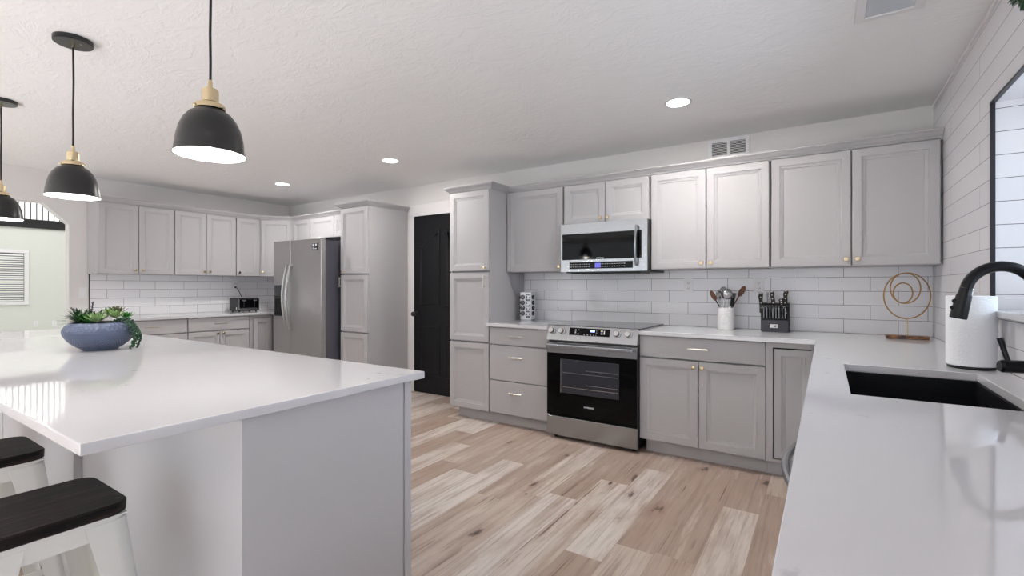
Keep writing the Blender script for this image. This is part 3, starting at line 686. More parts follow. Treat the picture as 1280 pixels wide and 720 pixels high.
# tilted control panel
Y0, Y1, Z0, Z1 = -.001, .034, .806, .921
B().stack([[(-hw, Y0, Z0), (hw, Y0, Z0), (hw, Y1, Z1), (-hw, Y1, Z1)], [(-hw, .07, Z0), (hw, .07, Z0), (hw, .07, Z1), (-hw, .07, Z1)]]).make('control_panel', steel, rg)
tilt = math.atan2(Y1 - Y0, Z1 - Z0); Tp = Matrix.Translation((0, Y0, Z0)) @ Matrix.Rotation(-tilt, 4, 'X')
cp = B().box(-.183, .160, -.0015, -.0003, .048, .108).move(Tp).make('touch_panel', micro_glass, rg)
b = B()
for (x, z, w_, h) in ((-.128, .09, .012, .012), (-.102, .092, .014, .005), (-.128, .072, .010, .012), (-.128, .058, .02, .004), (-.104, .06, .014, .006), (-.05, .054, .008, .005), (-.022, .055, .008, .005), (.004, .055, .008, .005), (.03, .055, .008, .005), (.05, .055, .005, .004),
                      (.05, .072, .004, .004), (.062, .072, .004, .004), (.05, .083, .004, .004), (.062, .083, .004, .004), (.05, .094, .004, .004), (.062, .094, .004, .004), (.095, .07, .016, .012), (.095, .09, .018, .012), (.116, .08, .008, .03)):
    b.box(x - w_ / 2, x + w_ / 2, -.0021, -.0016, z - h / 2, z + h / 2)
b.move(Tp).make('panel_print', grey_print, cp); B().box(-.0, .036, -.0021, -.0016, .080, .094).move(Tp).make('clock_display', led, cp)
for x in (-.337, -.25, .22, .307):
    B().lathe([(.028, -.0003), (.028, -.006), (.024, -.008), (.022, -.030), (.019, -.034), (.001, -.035)], (x, 0, .076), 24, 'y').box(x - .003, x + .003, -.037, -.033, .06, .094).move(Tp).make('knob', chrome, rg, 'polished round burner knob')
B().box(-hw - .012, hw + .012, .045, .658, .9132, .9255, .003).make('cooktop', black_glass, rg, 'black glass cooktop')

# microwave
mw = thing('microwave', 'steel over-the-range microwave with black window', 'microwave', (-1.5505, 3.72, 1.362))
hw = .3785
B().box(-hw, hw, .022, .41, .012, .414).make('body', black_met, mw)
def curved(x0, x1, z0, z1, y, bulge, th=.02, n=10):
    fr_ = [(x0 + (x1 - x0) * k / n, y - bulge * (1 - (2 * k / n - 1) ** 2)) for k in range(n + 1)]
    return B().prism(fr_ + [(x1, y + th), (x0, y + th)], z0, z1)
md = curved(-hw, hw - .0, .004, .413, .004, .004, .018).make('door', steel, mw)
B().box(-.362, .334, -.0022, .002, .106, .327, .001).make('door_window', micro_glass, md)
mc = B().box(-.293, .264, -.0022, .002, .028, .084, .0005).make('control_strip', micro_glass, md)
b = B()
for k in range(24):
    if 9 <= k <= 12: continue
    for z in (.045, .066): b.box(-.280 + k * .0205, -.270 + k * .0205, -.0030, -.0023, z - .0022, z + .0022)
b.make('key_print', grey_print, mc); B().box(-.058, -.008, -.0031, -.0023, .036, .074).make('clock_display', led_p, mc)
text('SAMSUNG', .014, 'brand_lettering', print_w, md, (-.012, -.0026, .116), (R(90), 0, 0))
pts = [(.296, .002, .052)] + [(.296 + .004 * k / 12, -.026 - .022 * math.sin(math.pi * k / 12), .052 + .306 * k / 12) for k in range(13)] + [(.300, .002, .358)]
B().tube(pts, .0095, 10).make('handle', steel, md, 'bowed upright steel handle')
b = B().box(-.34, .40, .03, .40, -.006, .0115, .002).box(-.30, -.06, .05, .3, -.012, -.006, .002).box(.02, .31, .05, .3, -.012, -.006, .002)
b.make('underside_vent', black_pl, mw)

# ------------------------------------------------------------------ fridge
fg = thing('refrigerator', 'tall stainless side-by-side refrigerator with bowed handles', 'refrigerator', (-5.19, 3.31, 0))
B().box(-.465, .465, .075, .80, .03, 1.765).box(-.44, .44, .09, .78, 0, .03).make('body', dark_grey, fg, 'dark grey side')
def fdoor(x0, x1, bl, br):
    n = 8; pr_ = [(x0 + (x1 - x0) * k / n, .012 - .012 * math.sin(math.pi * (bl + (br - bl) * k / n))) for k in range(n + 1)]
    return B().prism(pr_ + [(x1, .068), (x0, .068)], .06, 1.785, bev=.004).make('door', steel_v, fg)
d1 = fdoor(-.470, -.111, .12, .5); d2 = fdoor(-.103, .470, .5, .88)
B().box(-.465, .465, .03, .075, .03, .058).make('kick_grille', black_pl, fg)
dsp = B().box(-.440, -.272, -.0025, .006, .885, 1.257, .003).make('dispenser', black_gl, d1)
B().box(-.432, -.280, -.0035, -.0024, 1.13, 1.25).make('dispenser_panel', M('dispenser_display', (48, 50, 56), .2), dsp)
B().box(-.428, -.284, -.003, -.0024, .90, 1.10).make('dispenser_recess', gap_shade_m, dsp)  # flat plate, blackened to stand for the shade of a recess
for x, dd_ in ((-.143, d1), (-.071, d2)):
    pts = [(x, .004, .74)] + [(x, -.03 - .05 * math.sin(math.pi * k / 16), .74 + .75 * k / 16) for k in range(17)] + [(x, .004, 1.49)]
    B().tube(pts, .014, 12).make('handle', steel_v, dd_, 'bowed steel handle')
st = B().box(.315, .412, .0005, .0042, 1.655, 1.728).make('energy_sticker', black_pl, d2, 'small black sticker with white marks')
B().box(.322, .350, -.0003, .0003, 1.692, 1.722).box(.372, .404, -.0003, .0003, 1.700, 1.722).box(.325, .345, -.0003, .0003, 1.662, 1.682).box(.36, .40, -.0003, .0003, 1.664, 1.672).make('sticker_print', print_w, st)
B().box(.36, .465, .07, .20, 1.7655, 1.795, .004).box(-.465, -.36, .07, .20, 1.7655, 1.795, .004).make('hinge_cover', black_pl, fg)

# ------------------------------------------------------------------ pendants
def pendant(x, y, label):
    t = thing('pendant_lamp', label, 'lamp', (x, y, 1.672), 0, 'black dome pendants over the island'); H = ZC - 1.672
    cn = B().lathe([(.072, H - .024), (.075, H - .022), (.075, H - .001), (.001, H - .0008)], seg=36).make('canopy', black_met, t)
    B().lathe([(.007, H - .042), (.007, H - .024), (.001, H - .0235)], seg=12).lathe([(.005, H - .028), (.005, H - .024), (.001, H - .0239)], (.035, .02, 0), 8).make('canopy_screw', brass, cn)
    B().tube([(.0, 0, H - .04), (.002, .001, .55), (-.001, 0, .4), (.0015, 0, .3), (0, 0, .236)], .0042, 8).make('cord', M('black_cord', (24, 16, 18), .7), t)
    ft = B().lathe([(.001, .247), (.0055, .246), (.0075, .222), (.009, .218), (.0215, .216), (.0245, .211), (.0245, .174), (.030, .168), (.040, .166), (.0435, .160), (.0435, .150), (.036, .146), (.001, .146)], seg=32).make('socket_cap', brass, t)
    b = B()
    for k in range(3):
        a = R(20 + 120 * k); b.sphere((.044 * math.cos(a), .044 * math.sin(a), .154), .0065, u=10, v=6)
    b.make('cap_screw', brass, ft)
    prof = [(.038, .1475), (.060, .134), (.076, .113), (.088, .086), (.096, .052), (.1005, .018), (.1025, .003), (.1045, 0)]
    B().lathe(prof + [(.102, .0005)], seg=48, cap=False).make('shade', black_met, t)
    inn = [(.1018, .0006), (.099, .018), (.0945, .052), (.0865, .085), (.0745, .111), (.0585, .132), (.001, .144)]
    B().lathe(inn, seg=48, cap=False).make('shade_lining', white_paint_in, t, 'bright white inside of the shade')
    B().sphere((0, 0, .06), .030, (1, 1, 1.15), 20, 12).lathe([(.013, .09), (.013, .142)], seg=12).make('bulb', bulb_m, t)
    l = bpy.data.lights.new('pendant_light', 'POINT'); l.energy = 5; l.color = (1, .96, .9); l.shadow_soft_size = .03
    lo = bpy.data.objects.new('pendant_light', l); COL.objects.link(lo); lo.parent = t; lo.location = (0, 0, .018)
    return t
p0 = pendant(-1.69, .775, 'largest black dome pendant, cord running off the top of the photo')
def dup_p(x, label): return dup(p0, (x, .775, 1.672), label)
dup_p(-3.03, 'middle black dome pendant hanging over the succulent bowl'); dup_p(-4.40, 'smallest black dome pendant, in front of the arched opening')

# recessed lights
def downlight(x, y, label):
    t = thing('recessed_light', label, 'ceiling light', (x, y, ZC), 0, 'recessed ceiling lights')
    B().lathe([(.085, -.0006), (.085, -.004), (.078, -.006), (.070, -.004), (.070, -.0006)], seg=36, cap=False).make('trim_ring', white_pl, t)
    B().lathe([(.0695, -.0032), (.0695, -.0008), (.001, -.0008)], seg=36).make('lens', lamp_m, t)
    l = bpy.data.lights.new('downlight', 'AREA'); l.shape = 'DISK'; l.size = .13; l.energy = 10; l.color = (1, .97, .93)
    lo = bpy.data.objects.new('downlight', l); COL.objects.link(lo); lo.parent = t; lo.location = (0, 0, -.008)
    return t
r0 = downlight(-.80, 3.18, 'recessed ceiling light nearest the wall vent')
dup(r0, (-3.44, 3.16, ZC), 'recessed ceiling light in front of the black door'); dup(r0, (-5.28, 3.20, ZC), 'recessed ceiling light in front of the fridge cabinets')
t = thing('ceiling_fixture', 'square white framed ceiling fixture with frosted grey lens', 'ceiling light', (.228, 2.52, ZC))
B().cells([-.122, -.085, .083, .12], [-.13, -.10, .10, .13], -.012, -.0006, lambda i, j: not (i == 1 and j == 1), .003).make('frame', white_pl, t)
B().box(-.085, .083, -.10, .10, -.007, -.0008, .002).make('lens', lens_m, t)

# vent above the cabinets, outlets, switches
t = thing('wall_vent', 'white louvred air vent above the right upper cabinets', 'vent', (-.648, YB - .0004, 2.345))
B().cells([-.152, -.124, -.012, .012, .124, .152], [-.075, -.055, .05, .078], 0, .008, lambda i, j: not (i in (1, 3) and j == 1), .002).move(Matrix(((1, 0, 0, 0), (0, 0, -1, 0), (0, 1, 0, 0), (0, 0, 0, 1)))).make('frame', white_pl, t)
B().box(-.126, .126, -.001, -.0003, -.057, .052).make('backing', gap_shade_m, t)
b = B()
for x0, x1 in ((-.124, -.012), (.012, .124)):
    for k in range(9): b.box(x0, x1, -.008, -.002, -.053 + k * .0118, -.0492 + k * .0118, rot=Matrix.Rotation(R(-18), 3, 'X'))
b.make('slat', white_pl, t)
def outlet(loc, rz, label, name='outlet'):
    t = thing(name, label, 'outlet', loc, rz, 'wall outlets')
    B().box(-.037, .037, -.006, -.0003, -.06, .06, .002).make('plate', white_pl, t)
    for z in (-.022, .022):
        s_ = B().box(-.017, .017, -.008, -.0062, z - .014, z + .014, .003).make('socket', white_pl, t)
        B().box(-.008, -.0055, -.0084, -.0081, z - .003, z + .006).box(.0055, .008, -.0084, -.0081, z - .003, z + .006).box(-.002, .002, -.0084, -.0081, z - .010, z - .006).make('slot', slot_m, s_)
    return t
o0 = outlet((-.954, YB - .0062, 1.247), 0, 'white wall outlet on the tiles between the range and utensil crock')
dup(o0, (-.431, YB - .0062, 1.247), 'white wall outlet on the tiles above the knife block')
dup(o0, (XL + .0062, 3.36, 1.255), 'white wall outlet with the toaster cord plugged in', R(90))
dup(o0, (XF + .0002, 2.98, .444), 'left of two low outlets on the far pale wall', R(90)); dup(o0, (XF + .0002, 3.27, .444), 'right of two low outlets on the far pale wall', R(90))
t = thing('light_switch', 'white rocker light switch beside the left wall opening', 'switch', (XL + .0004, 1.786, 1.173), R(90))
B().box(-.037, .037, -.006, -.0003, -.06, .06, .002).make('plate', white_pl, t); B().box(-.017, .017, -.009, -.0062, -.034, .034, .002).make('rocker', white_pl, t)

# ------------------------------------------------------------------ stools
def stool(x, y, label):
    t = thing('bar_stool', label, 'stool', (x, y, 0), 0, 'white metal stools with black wood seats')
    def rr(h, r, n=6):
        out = []
        for cx, cy, a0 in ((h - r, h - r, 0), (-h + r, h - r, 90), (-h + r, -h + r, 180), (h - r, -h + r, 270)):
            out += [(cx + r * math.cos(R(a0 + 90 * k / n)), cy + r * math.sin(R(a0 + 90 * k / n))) for k in range(n + 1)]
        return out
    B().stack([[(a, b_, z) for a, b_ in rr(h, .045)] for h, z in ((.151, .628), (.154, .631), (.155, .656), (.152, .660))]).make('seat', wood_dk, t, 'black stained wooden seat')
    def band(z0, z1, h0, h1, th=.004):
        A = [(a, b_, z0) for a, b_ in rr(h0, .045)]; Bq = [(a, b_, z1) for a, b_ in rr(h1, .045)]
        return [A, Bq, [(a, b_, z1) for a, b_ in rr(h1 - th, .042)], [(a, b_, z0) for a, b_ in rr(h0 - th, .042)]]
    L = band(.578, .6275, .1525, .150); B().stack(L + [L[0]], False, False).box(-.148, .148, -.148, .148, .6235, .6274).make('apron', white_met, t)
    for sx in (-1, 1):
        for sy in (-1, 1):
            # a folded sheet leg, broad under the seat and narrow at the foot
            loops = []
            for f in (0, .06, .2, .5, 1.0):
                z = .615 - (.615 - .022) * f; o = .1535 + .060 * f; wd = .098 - .062 * min(1, f * 1.1); th = .003; r_ = .045 - .031 * min(1, f * 1.2)
                arc = [(o - r_ + r_ * math.cos(R(a)), o - r_ + r_ * math.sin(R(a))) for a in range(0, 91, 15)]
                inn = [(o - r_ + (r_ - th) * math.cos(R(a)), o - r_ + (r_ - th) * math.sin(R(a))) for a in range(90, -1, -15)]
                loops.append([(sx * p, sy * q, z) for p, q in [(o, o - wd)] + arc + [(o - wd, o), (o - wd, o - th)] + inn + [(o - th, o - wd)]])
            lg = B().stack(loops).make('leg', white_met, t)
            q = .205; B().box(sx * q - .017, sx * q + .017, sy * q - .017, sy * q + .017, .0005, .026, .004).make('rubber_foot', black_pl, lg)
    for a in range(4):
        z = .20 if a % 2 == 0 else .24
        B().box(-.183, .183, .178, .182, z - .012, z + .012, .001).move(Matrix.Rotation(R(90 * a), 4, 'Z')).make('foot_rail', white_met, t)
    B().box(-.146, .146, -.012, .012, .602, .606).move(Matrix.Rotation(R(45), 4, 'Z')).box(-.146, .146, .128, .134, .56, .572).make('seat_brace', white_met, t)
    return t
s0 = stool(-1.745, .375, 'nearest white metal bar stool with black wooden seat at the island')
dup(s0, (-2.48, .372, 0), 'second white metal bar stool, half cut off at the photo edge'); dup(s0, (-3.20, .375, 0), 'third white metal bar stool, only its leg showing under the nearest seat')

# ------------------------------------------------------------------ bowl of succulents
bw = thing('succulent_bowl', 'blue-grey carved ceramic bowl of succulents on the island', 'plant bowl', (-3.19, .925, .9125))
B().lathe([(.001, 0), (.072, 0), (.077, .005), (.098, .018), (.121, .038), (.139, .060), (.149, .080), (.1525, .096), (.150, .110), (.141, .126), (.129, .137), (.120, .142), (.115, .140), (.112, .132), (.001, .124)], seg=56).make('bowl', bowl_m, bw)
B().lathe([(.001, .140), (.06, .139), (.111, .133), (.111, .126), (.001, .126)], seg=24).make('moss', soil_m, bw)
rn = random.Random(3)
def rosette(c, n, ln, wd, mat, name, tilt0=15, tilt1=75, bend=-.25, th=.35):
    b = B()
    for k in range(n):
        f = k / n; az = k * 2.399; el = R(tilt0 + (tilt1 - tilt0) * f); l_ = ln * (1 - .45 * f)
        b.leaf(c, (math.cos(az) * math.cos(el), math.sin(az) * math.cos(el), math.sin(el)), l_, wd * (1 - .3 * f), bend, th)
    return b.make(name, mat, bw)
# camera's right in plan is (.84, .55); k() lays plants out along that line and in depth
def kp(a, dpt, z): return (a * .837 - dpt * .548, a * .548 + dpt * .837, z)
rosette(kp(-.012, -.055, .138), 22, .085, .0085, leaf_m, 'spiky_succulent', 38, 85, .1)
for a, dp_ in ((-.085, -.03), (-.07, .045), (-.05, -.07), (-.105, .01)): 
    b = B()
    for k in range(36):
        az = rn.uniform(0, 6.28); el = R(rn.uniform(8, 80)); l_ = rn.uniform(.06, .095); p = kp(a, dp_, .142)
        b.leaf(p, (math.cos(az) * math.cos(el), math.sin(az) * math.cos(el), math.sin(el)), l_, .009, .25)
    b.make('fern_sprig', leaf_d, bw)
for a0, d0, dz in ((-.125, 0, .075), (-.035, .03, .105)):
    b = B(); p0_ = Vector(kp(-.05, 0, .14)); p1_ = Vector(kp(a0 - .03, d0, .14 + dz)); b.tube([p0_, (p0_ + p1_) / 2 + Vector((0, 0, .012)), p1_], .0028, 6)
    for k in range(22):
        f = .35 + .65 * k / 21; c = p0_.lerp(p1_, f) + Vector((0, 0, .012 * (1 - abs(2 * f - 1)))); az = k * 2.4
        b.leaf(c, (math.cos(az), math.sin(az), .6), .013, .0035, 0)
    b.make('twig', twig_m, bw)
rosette(kp(.035, -.062, .150), 20, .070, .018, leaf_p, 'pale_rosette', 8, 78)
rosette(kp(.02, .03, .178), 18, .056, .014, leaf_p, 'pale_rosette', 5, 78)
rosette(kp(.080, .0, .166), 18, .058, .016, leaf_p, 'pale_rosette', 10, 78)
rosette(kp(.03, .07, .182), 20, .064, .012, leaf_r, 'dusky_rosette', 5, 80)
rosette(kp(-.005, .0, .150), 18, .05, .011, leaf_r, 'dusky_rosette', 5, 80)
rosette(kp(.0, .085, .178), 22, .066, .010, leaf_d, 'dark_rosette', 10, 80)
rosette(kp(.09, .06, .160), 18, .05, .012, leaf_m, 'green_rosette', 10, 80)
b = B()
for q in range(4):
    st_ = Vector(kp(.085 + .006 * q, -.01 + .012 * q, .150)); ov = Vector(kp(.152 + .003 * (q % 3), -.005 + .012 * q, .128)); lowz = (.006, .014, .04, .008)[q]
    ed = Vector(kp(.172 - .004 * (q % 2), -.012 + .014 * q, lowz))
    for k in range(46):
        f = k / 45
        c = st_.lerp(ov, f / .3) + Vector((0, 0, .022 * math.sin(math.pi * f / .3))) if f < .3 else ov.lerp(ed, (f - .3) / .7) + Vector(kp(.022 * math.sin(math.pi * (f - .3) / .7), 0, 0))
        az = rn.uniform(0, 6.28); c = c + Vector((math.cos(az), math.sin(az), 0)) * .006
        b.sphere(c, .0058, (1, 1, .8), 7, 5)
b.make('trailing_strands', leaf_b, bw)

# ------------------------------------------------------------------ toaster
ts = thing('toaster', 'black wide toaster on the left wall counter', 'toaster', (-6.42, 3.364, .9125), R(90))
B().box(-.14, .14, -.115, .115, .012, .178, .016, 3).make('body', black_pl, ts)
fp = B().box(-.133, .133, -.1185, -.1145, .018, .170, .004).make('front_plate', steel, ts)
B().box(-.122, .126, -.1205, -.1186, .050, .158).make('dark_panel', black_gl, fp)
for x in (-.07, .07):
    B().box(x - .0035, x + .0035, -.1215, -.1206, .062, .150).make('lever_slot', chrome, fp); B().box(x - .022, x + .022, -.137, -.1216, .140, .152, .003).make('lever', chrome, fp)
for x in (-.105, .105): B().lathe([(.013, -.1188), (.013, -.132), (.001, -.133)], (x, 0, .036), 16, 'y').make('dial', chrome, fp)
b = B()
for k in range(8): b.box(-.074 + k * .0185, -.064 + k * .0185, -.1225, -.1187, .030, .042, .001)
b.make('button', chrome, fp)
B().box(-.142, -.1402, -.085, -.065, .03, .06, .0005).make('side_badge', chrome, ts)
B().box(-.10, .10, -.05, -.02, .1775, .1795).box(-.10, .10, .02, .05, .1775, .1795).make('bread_slot', slot_m, ts)
for x in (-.11, .11):
    for y in (-.08, .08): B().lathe([(.012, .0005), (.012, .013)], (x, y, 0), 10).make('foot', black_pl, ts)
cd = B().tube([(.03, .10, .17), (.03, .14, .20), (.025, .175, .25), (.01, .20, .305), (-.003, .215, .315), (-.004, .225, .3175)], .004, 8)
cd.box(-.013, .005, .2135, .2305, .306, .33, .003).make('power_cord', black_pl, ts)

# ------------------------------------------------------------------ spice rack: square revolving tower
sr = thing('spice_rack', 'white and steel spice rack tower in the counter corner', 'spice rack', (-2.425, 3.99, .9125), R(8))
B().box(-.056, .056, -.056, .056, .010, .272, .004).make('tower', white_pl, sr)
B().box(-.052, .052, -.052, .052, .0005, .0098).make('turntable', steel, sr)
B().box(-.0575, -.0562, -.054, .054, .014, .268).box(-.054, .054, -.0575, -.0562, .014, .268).make('steel_cladding', M('satin_silver', (214, 214, 218), .3, .6), sr)
b = B(); rr_ = random.Random(5)
for k in range(9):
    z = .026 + k * .027
    for q in range(3):
        if rr_.random() < .85: b.box(.004 + q * .016, .016 + q * .016, -.0582, -.0576, z, z + rr_.uniform(.010, .022))
b.make('spice_list_print', black_pl, sr)
JG = 'black-lidded jars in the spice tower'
def jar(loc, rz, label):
    t = thing('spice_jar', label, 'jar', loc, rz, JG)
    B().lathe([(.0195, -.0002), (.0215, -.003), (.0215, -.013), (.0185, -.015), (.001, -.015)], seg=24, axis='y').make('lid', black_gl, t)
    B().loop([(.0125 * math.cos(R(a)), -.0154, .0125 * math.sin(R(a))) for a in range(0, 360, 20)], .0012, 6).box(-.006, .006, -.0158, -.0151, -.0015, .0015).make('lid_mark', grey_print, t)
    return t
rowname = ('top', 'second', 'third', 'bottom'); j0 = None
for face, (fx, fy, az, side) in enumerate(((-.028, -.0577, 0, 'front face'), (.0565, -.02, 90, 'right side'), (-.0577, -.02, -90, 'left side'))):
    for k in range(4):
        z = .9125 + .225 - k * .052; ca, sa = math.cos(R(8)), math.sin(R(8))
        lc = (-2.425 + fx * ca - fy * sa, 3.99 + fx * sa + fy * ca, z); lb = 'black-lidded spice jar in the %s row on the tower\'s %s' % (rowname[k], side)
        if j0 is None: j0 = jar(lc, R(8 + az), lb)
        else: dup(j0, lc, lb, R(8 + az))

# ------------------------------------------------------------------ utensil crock and utensils
CX, CY = -.645, 3.988
ck = thing('utensil_crock', 'white ceramic crock with a faint wreath print, holding utensils', 'crock', (CX, CY, .9125), R(-20))
B().lathe([(.001, 0), (.058, 0), (.061, .003), (.061, .164), (.059, .167), (.055, .165), (.055, .012), (.001, .010)], seg=40).make('pot', white_cer, ck)
b = B()
for k in range(34):
    a = 2 * math.pi * k / 34; u_ = .036 * math.cos(a); z = .083 + .036 * math.sin(a); th_ = u_ / .0615 - R(70)
    b.sphere((.0612 * math.cos(th_), .0612 * math.sin(th_), z), .0022, (1, 1, 1.4), 6, 5)
for q in range(3):
    for k in range(5 - (q % 2)):
        th_ = (-.016 + k * .008) / .0615 - R(70); b.sphere((.0612 * math.cos(th_), .0612 * math.sin(th_), .096 - q * .011), .0016, (1, 1, 1), 6, 5)
b.make('wreath_print', grey_print, ck)
UGp = 'utensils in the white crock'
def ut(name, label, build, foot, tip, hm, hdm, roll=0):
    """foot and tip are offsets from the crock's middle; build(b) makes the head around the tip with local z along the handle"""
    f = Vector((CX, CY, .9125)) + Vector(foot); tp = Vector((CX, CY, .9125)) + Vector(tip); d = tp - f
    t = thing(name, label, 'utensil', f, 0, UGp); t.rotation_mode = 'QUATERNION'; t.rotation_quaternion = d.to_track_quat('Z', 'Y') @ Matrix.Rotation(roll, 4, 'Z').to_quaternion()
    L = d.length; B().tube([(0, 0, 0), (0, 0, L * .6), (0, 0, L)], [.0055, .0055, .0042], 8).make('shaft', hm, t)
    b = B(); build(b, L); b.make('head', hdm, t); return t
def spoon(b, L, w_=.030, l_=.042): b.sphere((0, 0, L + l_ * .8), 1, (w_, .008, l_), 16, 10)
def ladle(b, L): b.lathe([(.001, -.034), (.024, -.025), (.038, -.007), (.043, .006), (.041, .006), (.036, -.005), (.022, -.022), (.001, -.030)], (0, 0, L + .034), 20, 'y')
def slotted(b, L):
    b.sphere((0, 0, L + .032), 1, (.043, .008, .046), 18, 10)
    for k in range(5):
        for q in (-1, 0, 1): b.sphere((q * .014, -.009, L + .012 + k * .010), .0032, (1, .6, 1), 6, 5)
def turner(b, L): b.box(-.030, .030, -.002, .002, L - .004, L + .075, .002)
def paddle(b, L): b.sphere((0, 0, L + .035), 1, (.024, .006, .045), 16, 10)
def whisk(b, L):
    for k in range(6):
        a = R(30 * k); b.tube([(.028 * math.sin(math.pi * f / 12) * math.cos(a) * (1.0 if f < 7 else 1.0), .028 * math.sin(math.pi * f / 12) * math.sin(a), L + .085 * f / 12) for f in range(13)], .0012, 5)
ut('slotted_spoon', 'polished slotted spoon highest in the middle of the white crock', slotted, (-.015, .036, .02), (-.020, .040, .250), chrome, chrome)
ut('ladle', 'polished steel ladle bowl facing forward in the white crock', ladle, (.006, -.030, .02), (.022, -.040, .236), chrome, chrome)
ut('slotted_spoon', 'polished slotted spoon leaning to the front left of the white crock', slotted, (-.020, -.022, .02), (-.042, -.036, .226), chrome, chrome)
ut('wooden_spoon', 'dark wooden spoon leaning far left out of the white crock', paddle, (.034, .012, .02), (-.078, .022, .226), black_pl, wood_sp, R(60))
ut('wooden_spatula', 'brown wooden spatula leaning far right out of the white crock', paddle, (-.036, .000, .02), (.096, .004, .262), wood_sp, wood_sp, R(60))
ut('turner', 'grey silicone turner leaning right in the white crock', turner, (.004, .030, .02), (.044, .034, .205), grey_sil, grey_sil, R(20))
ut('spatula', 'black flat spatula low on the right of the white crock', lambda b, L: b.box(-.020, .020, -.002, .002, L - .004, L + .06, .0015), (.026, -.014, .02), (.046, -.016, .182), black_pl, black_pl, R(60))
# ------------------------------------------------------------------ knife block and knives
kb = thing('knife_block', 'black knife block full of knives on the right counter', 'knife block', (-.31, 3.93, .9125), R(2))
B().prism([(0, 0), (.012, .086), (.052, .094), (.052, 0)], -.086, .086, 'x', .003).make('front_box', M('charcoal_block', (48, 48, 56), .45), kb)
B().prism([(.053, 0), (.053, .094), (.020, .168), (.050, .206), (.085, .212), (.128, .06), (.128, 0)], -.092, .092, 'x', .003).make('block', black_pl, kb)
lg = B().box(-.030, .020, -.0025, .0, .030, .056).move(Matrix.Rotation(R(-8), 4, 'X')).make('badge', white_pl, kb, 'white badge with a small dark mark')
B().box(-.004, .001, -.0031, -.0026, .036, .050).box(.006, .011, -.0031, -.0026, .036, .050).box(-.004, .011, -.0031, -.0026, .036, .039).move(Matrix.Rotation(R(-8), 4, 'X')).make('badge_mark', black_pl, lg)
KG = 'steak knives in the front row of the knife block'
def steak(loc, label):
    t = thing('steak_knife', label, 'knife', loc, 0, KG)
    B().prism([(-.006, 0), (.006, 0), (.006, .088), (-.006, .094)], -.0055, .0055, 'x', .002).move(Matrix.Rotation(R(0), 4, 'X')).make('handle', black_gl, t)
    B().box(-.0022, .0022, -.0062, -.0056, .006, .082).box(-.0052, .0052, -.006, .006, .0895, .0975, .002).make('bolster', knife_st, t, 'steel spine and butt')
    return t
ordn = ('leftmost', 'second from left', 'third from left', 'fourth from left', 'fourth from right', 'third from right', 'second from right', 'rightmost'); s_k = None
for k in range(8):
    x = -.31 - .070 + k * .0195; lc = (x, 3.93 + .018 - 0 * k, .9125 + .093); lb = 'slim steak knife in the front row of the block, ' + ordn[k]
    if s_k is None: s_k = steak(lc, lb)
    else: dup(s_k, lc, lb)
def big(x, dy, z, ln, lean, label, name='kitchen_knife', steelrod=False):
    t = thing(name, label, 'knife', (-.31 + x, 3.93 + dy, .9125 + z), 0, 'large knives in the knife block'); t.rotation_euler = (R(8), R(lean), 0)
    if steelrod:
        B().tube([(0, 0, 0), (0, 0, ln)], .0075, 12).make('handle', steel, t, 'plain steel rod handle'); B().lathe([(.0085, ln), (.0085, ln + .006), (.001, ln + .007)], seg=12).make('butt', chrome, t); return
    pf = [(-.015, 0), (.013, 0), (.015, ln * .35), (.012, ln * .6), (.018, ln * .9), (.011, ln), (-.008, ln * .98), (-.016, ln * .8), (-.0125, ln * .5)]
    B().prism(pf, -.0075, .0075, 'y', .002).make('handle', black_gl, t)
    b = B()
    for f in (.2, .48, .75): b.lathe([(.0042, -.0085), (.0042, .0085)], (0, 0, ln * f), 10, 'y')
    b.make('rivet', chrome, t); B().box(-.011, .010, -.008, .008, ln * .93, ln * 1.02, .002).make('butt', chrome, t)
big(-.086, .048, .135, .155, -3, 'curved large knife handle at the left end of the block')
big(-.046, .060, .19, .095, 0, 'plain steel sharpening rod between the knife handles', 'sharpening_steel', True)
big(-.012, .062, .19, .105, -6, 'large knife handle standing in the middle of the block top')
big(.062, .062, .19, .112, 3, 'tall knife handle at the right end of the block top'); big(.044, .055, .185, .060, -8, 'short knife handle tucked left of the rightmost tall one')
big(.074, .040, .13, .055, -14, 'small kitchen scissors handle low at the block right end', 'kitchen_scissors')

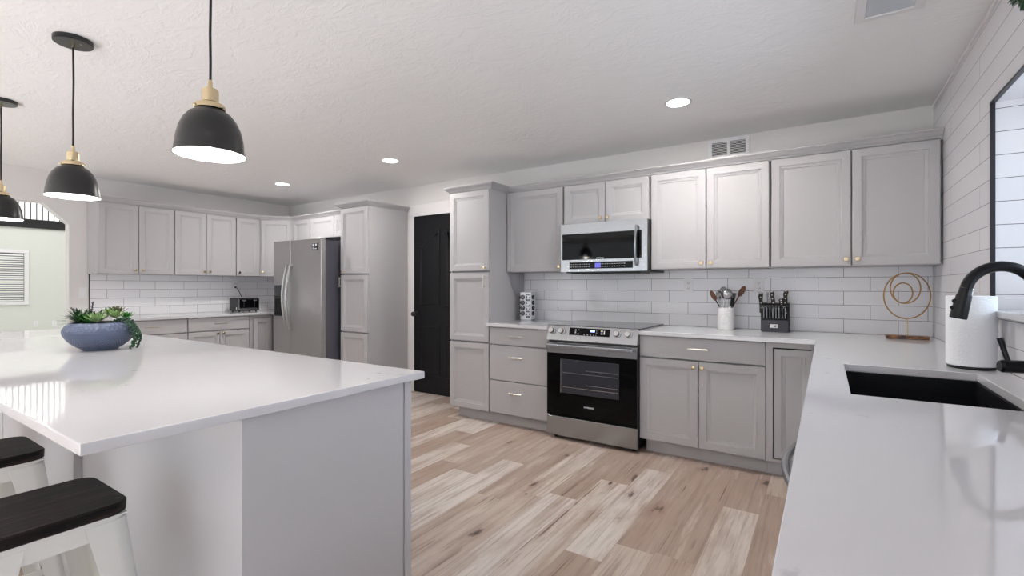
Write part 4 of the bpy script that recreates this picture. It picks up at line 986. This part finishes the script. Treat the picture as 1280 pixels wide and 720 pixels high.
# ------------------------------------------------------------------ ring sculpture
rs = thing('ring_sculpture', 'brass ring sculpture on a dark wood base by the corner', 'sculpture', (.425, 3.865, .9125))
B().box(-.105, .105, -.03, .03, .0002, .022, .002).make('base', wood_sc, rs, 'live-edged walnut base')
stm = B().tube([(0, 0, .022), (0, 0, .128)], .0045, 10).make('stem', brass, rs)
def ringo(D, zc, ph, r=.0038, ox=0): 
    return B().loop([((D / 2) * math.cos(2 * math.pi * k / 64) * math.cos(R(ph)) + ox, (D / 2) * math.cos(2 * math.pi * k / 64) * math.sin(R(ph)) , zc + D / 2 * math.sin(2 * math.pi * k / 64)) for k in range(64)], r, 10)
gold = M('antique_gold', (176, 140, 92), .3, 1)
ringo(.285, .271, 31).make('ring', gold, rs); ringo(.19, .318, 33, ox=-.008).make('ring', gold, rs); ringo(.126, .288, 36, ox=-.020).make('ring', gold, rs)

# ------------------------------------------------------------------ paper towels
th = thing('paper_towel_holder', 'paper towel holder post and base standing behind the sink', 'holder', (.492, 2.645, .9125))
B().lathe([(.001, 0), (.072, 0), (.074, .003), (.074, .008), (.070, .011), (.001, .011)], seg=40).make('base', black_met, th)
B().tube([(0, 0, .011), (0, 0, .312)], .006, 10).sphere((0, 0, .316), .010).make('post', chrome, th)
b = B().lathe([(.022, .0), (.075, 0), (.0775, .003), (.0775, .277), (.075, .279), (.022, .279), (.022, .0)], (0, 0, 0), 48, cap=False)
b.tube([(-.02, -.0752, .001), (-.02, -.0758, .14), (-.02, -.0752, .278)], .0008, 5)
pt = b.make('paper_towel_roll', paper); pt.location = (.492, 2.645, .924); tag(pt, 'fat white paper towel roll behind the sink', 'paper towel')

# small hanging greenery at the top right corner
gb = thing('hanging_greenery', 'small dark green leafy ball hanging at the upper right edge', 'plant', (.474, 1.86, 2.050))
B().tube([(0, 0, ZC - 2.050 - .001), (0, 0, .0)], .002, 6).make('hanging_cord', black_pl, gb); B().sphere((0, 0, 0), .040, (1, 1, 1.05), 16, 10).make('core', leaf_d, gb)
b = B(); rg_ = random.Random(9)
for k in range(170):
    z = 1 - 2 * (k + .5) / 170; a = k * 2.399; s_ = math.sqrt(1 - z * z); d = Vector((s_ * math.cos(a), s_ * math.sin(a), z)); d2 = d + Vector((rg_.uniform(-.5, .5), rg_.uniform(-.5, .5), rg_.uniform(-.5, .5)))
    b.leaf(d * .036, d2, .022, .006, .2)
b.make('foliage', leaf_d, gb)
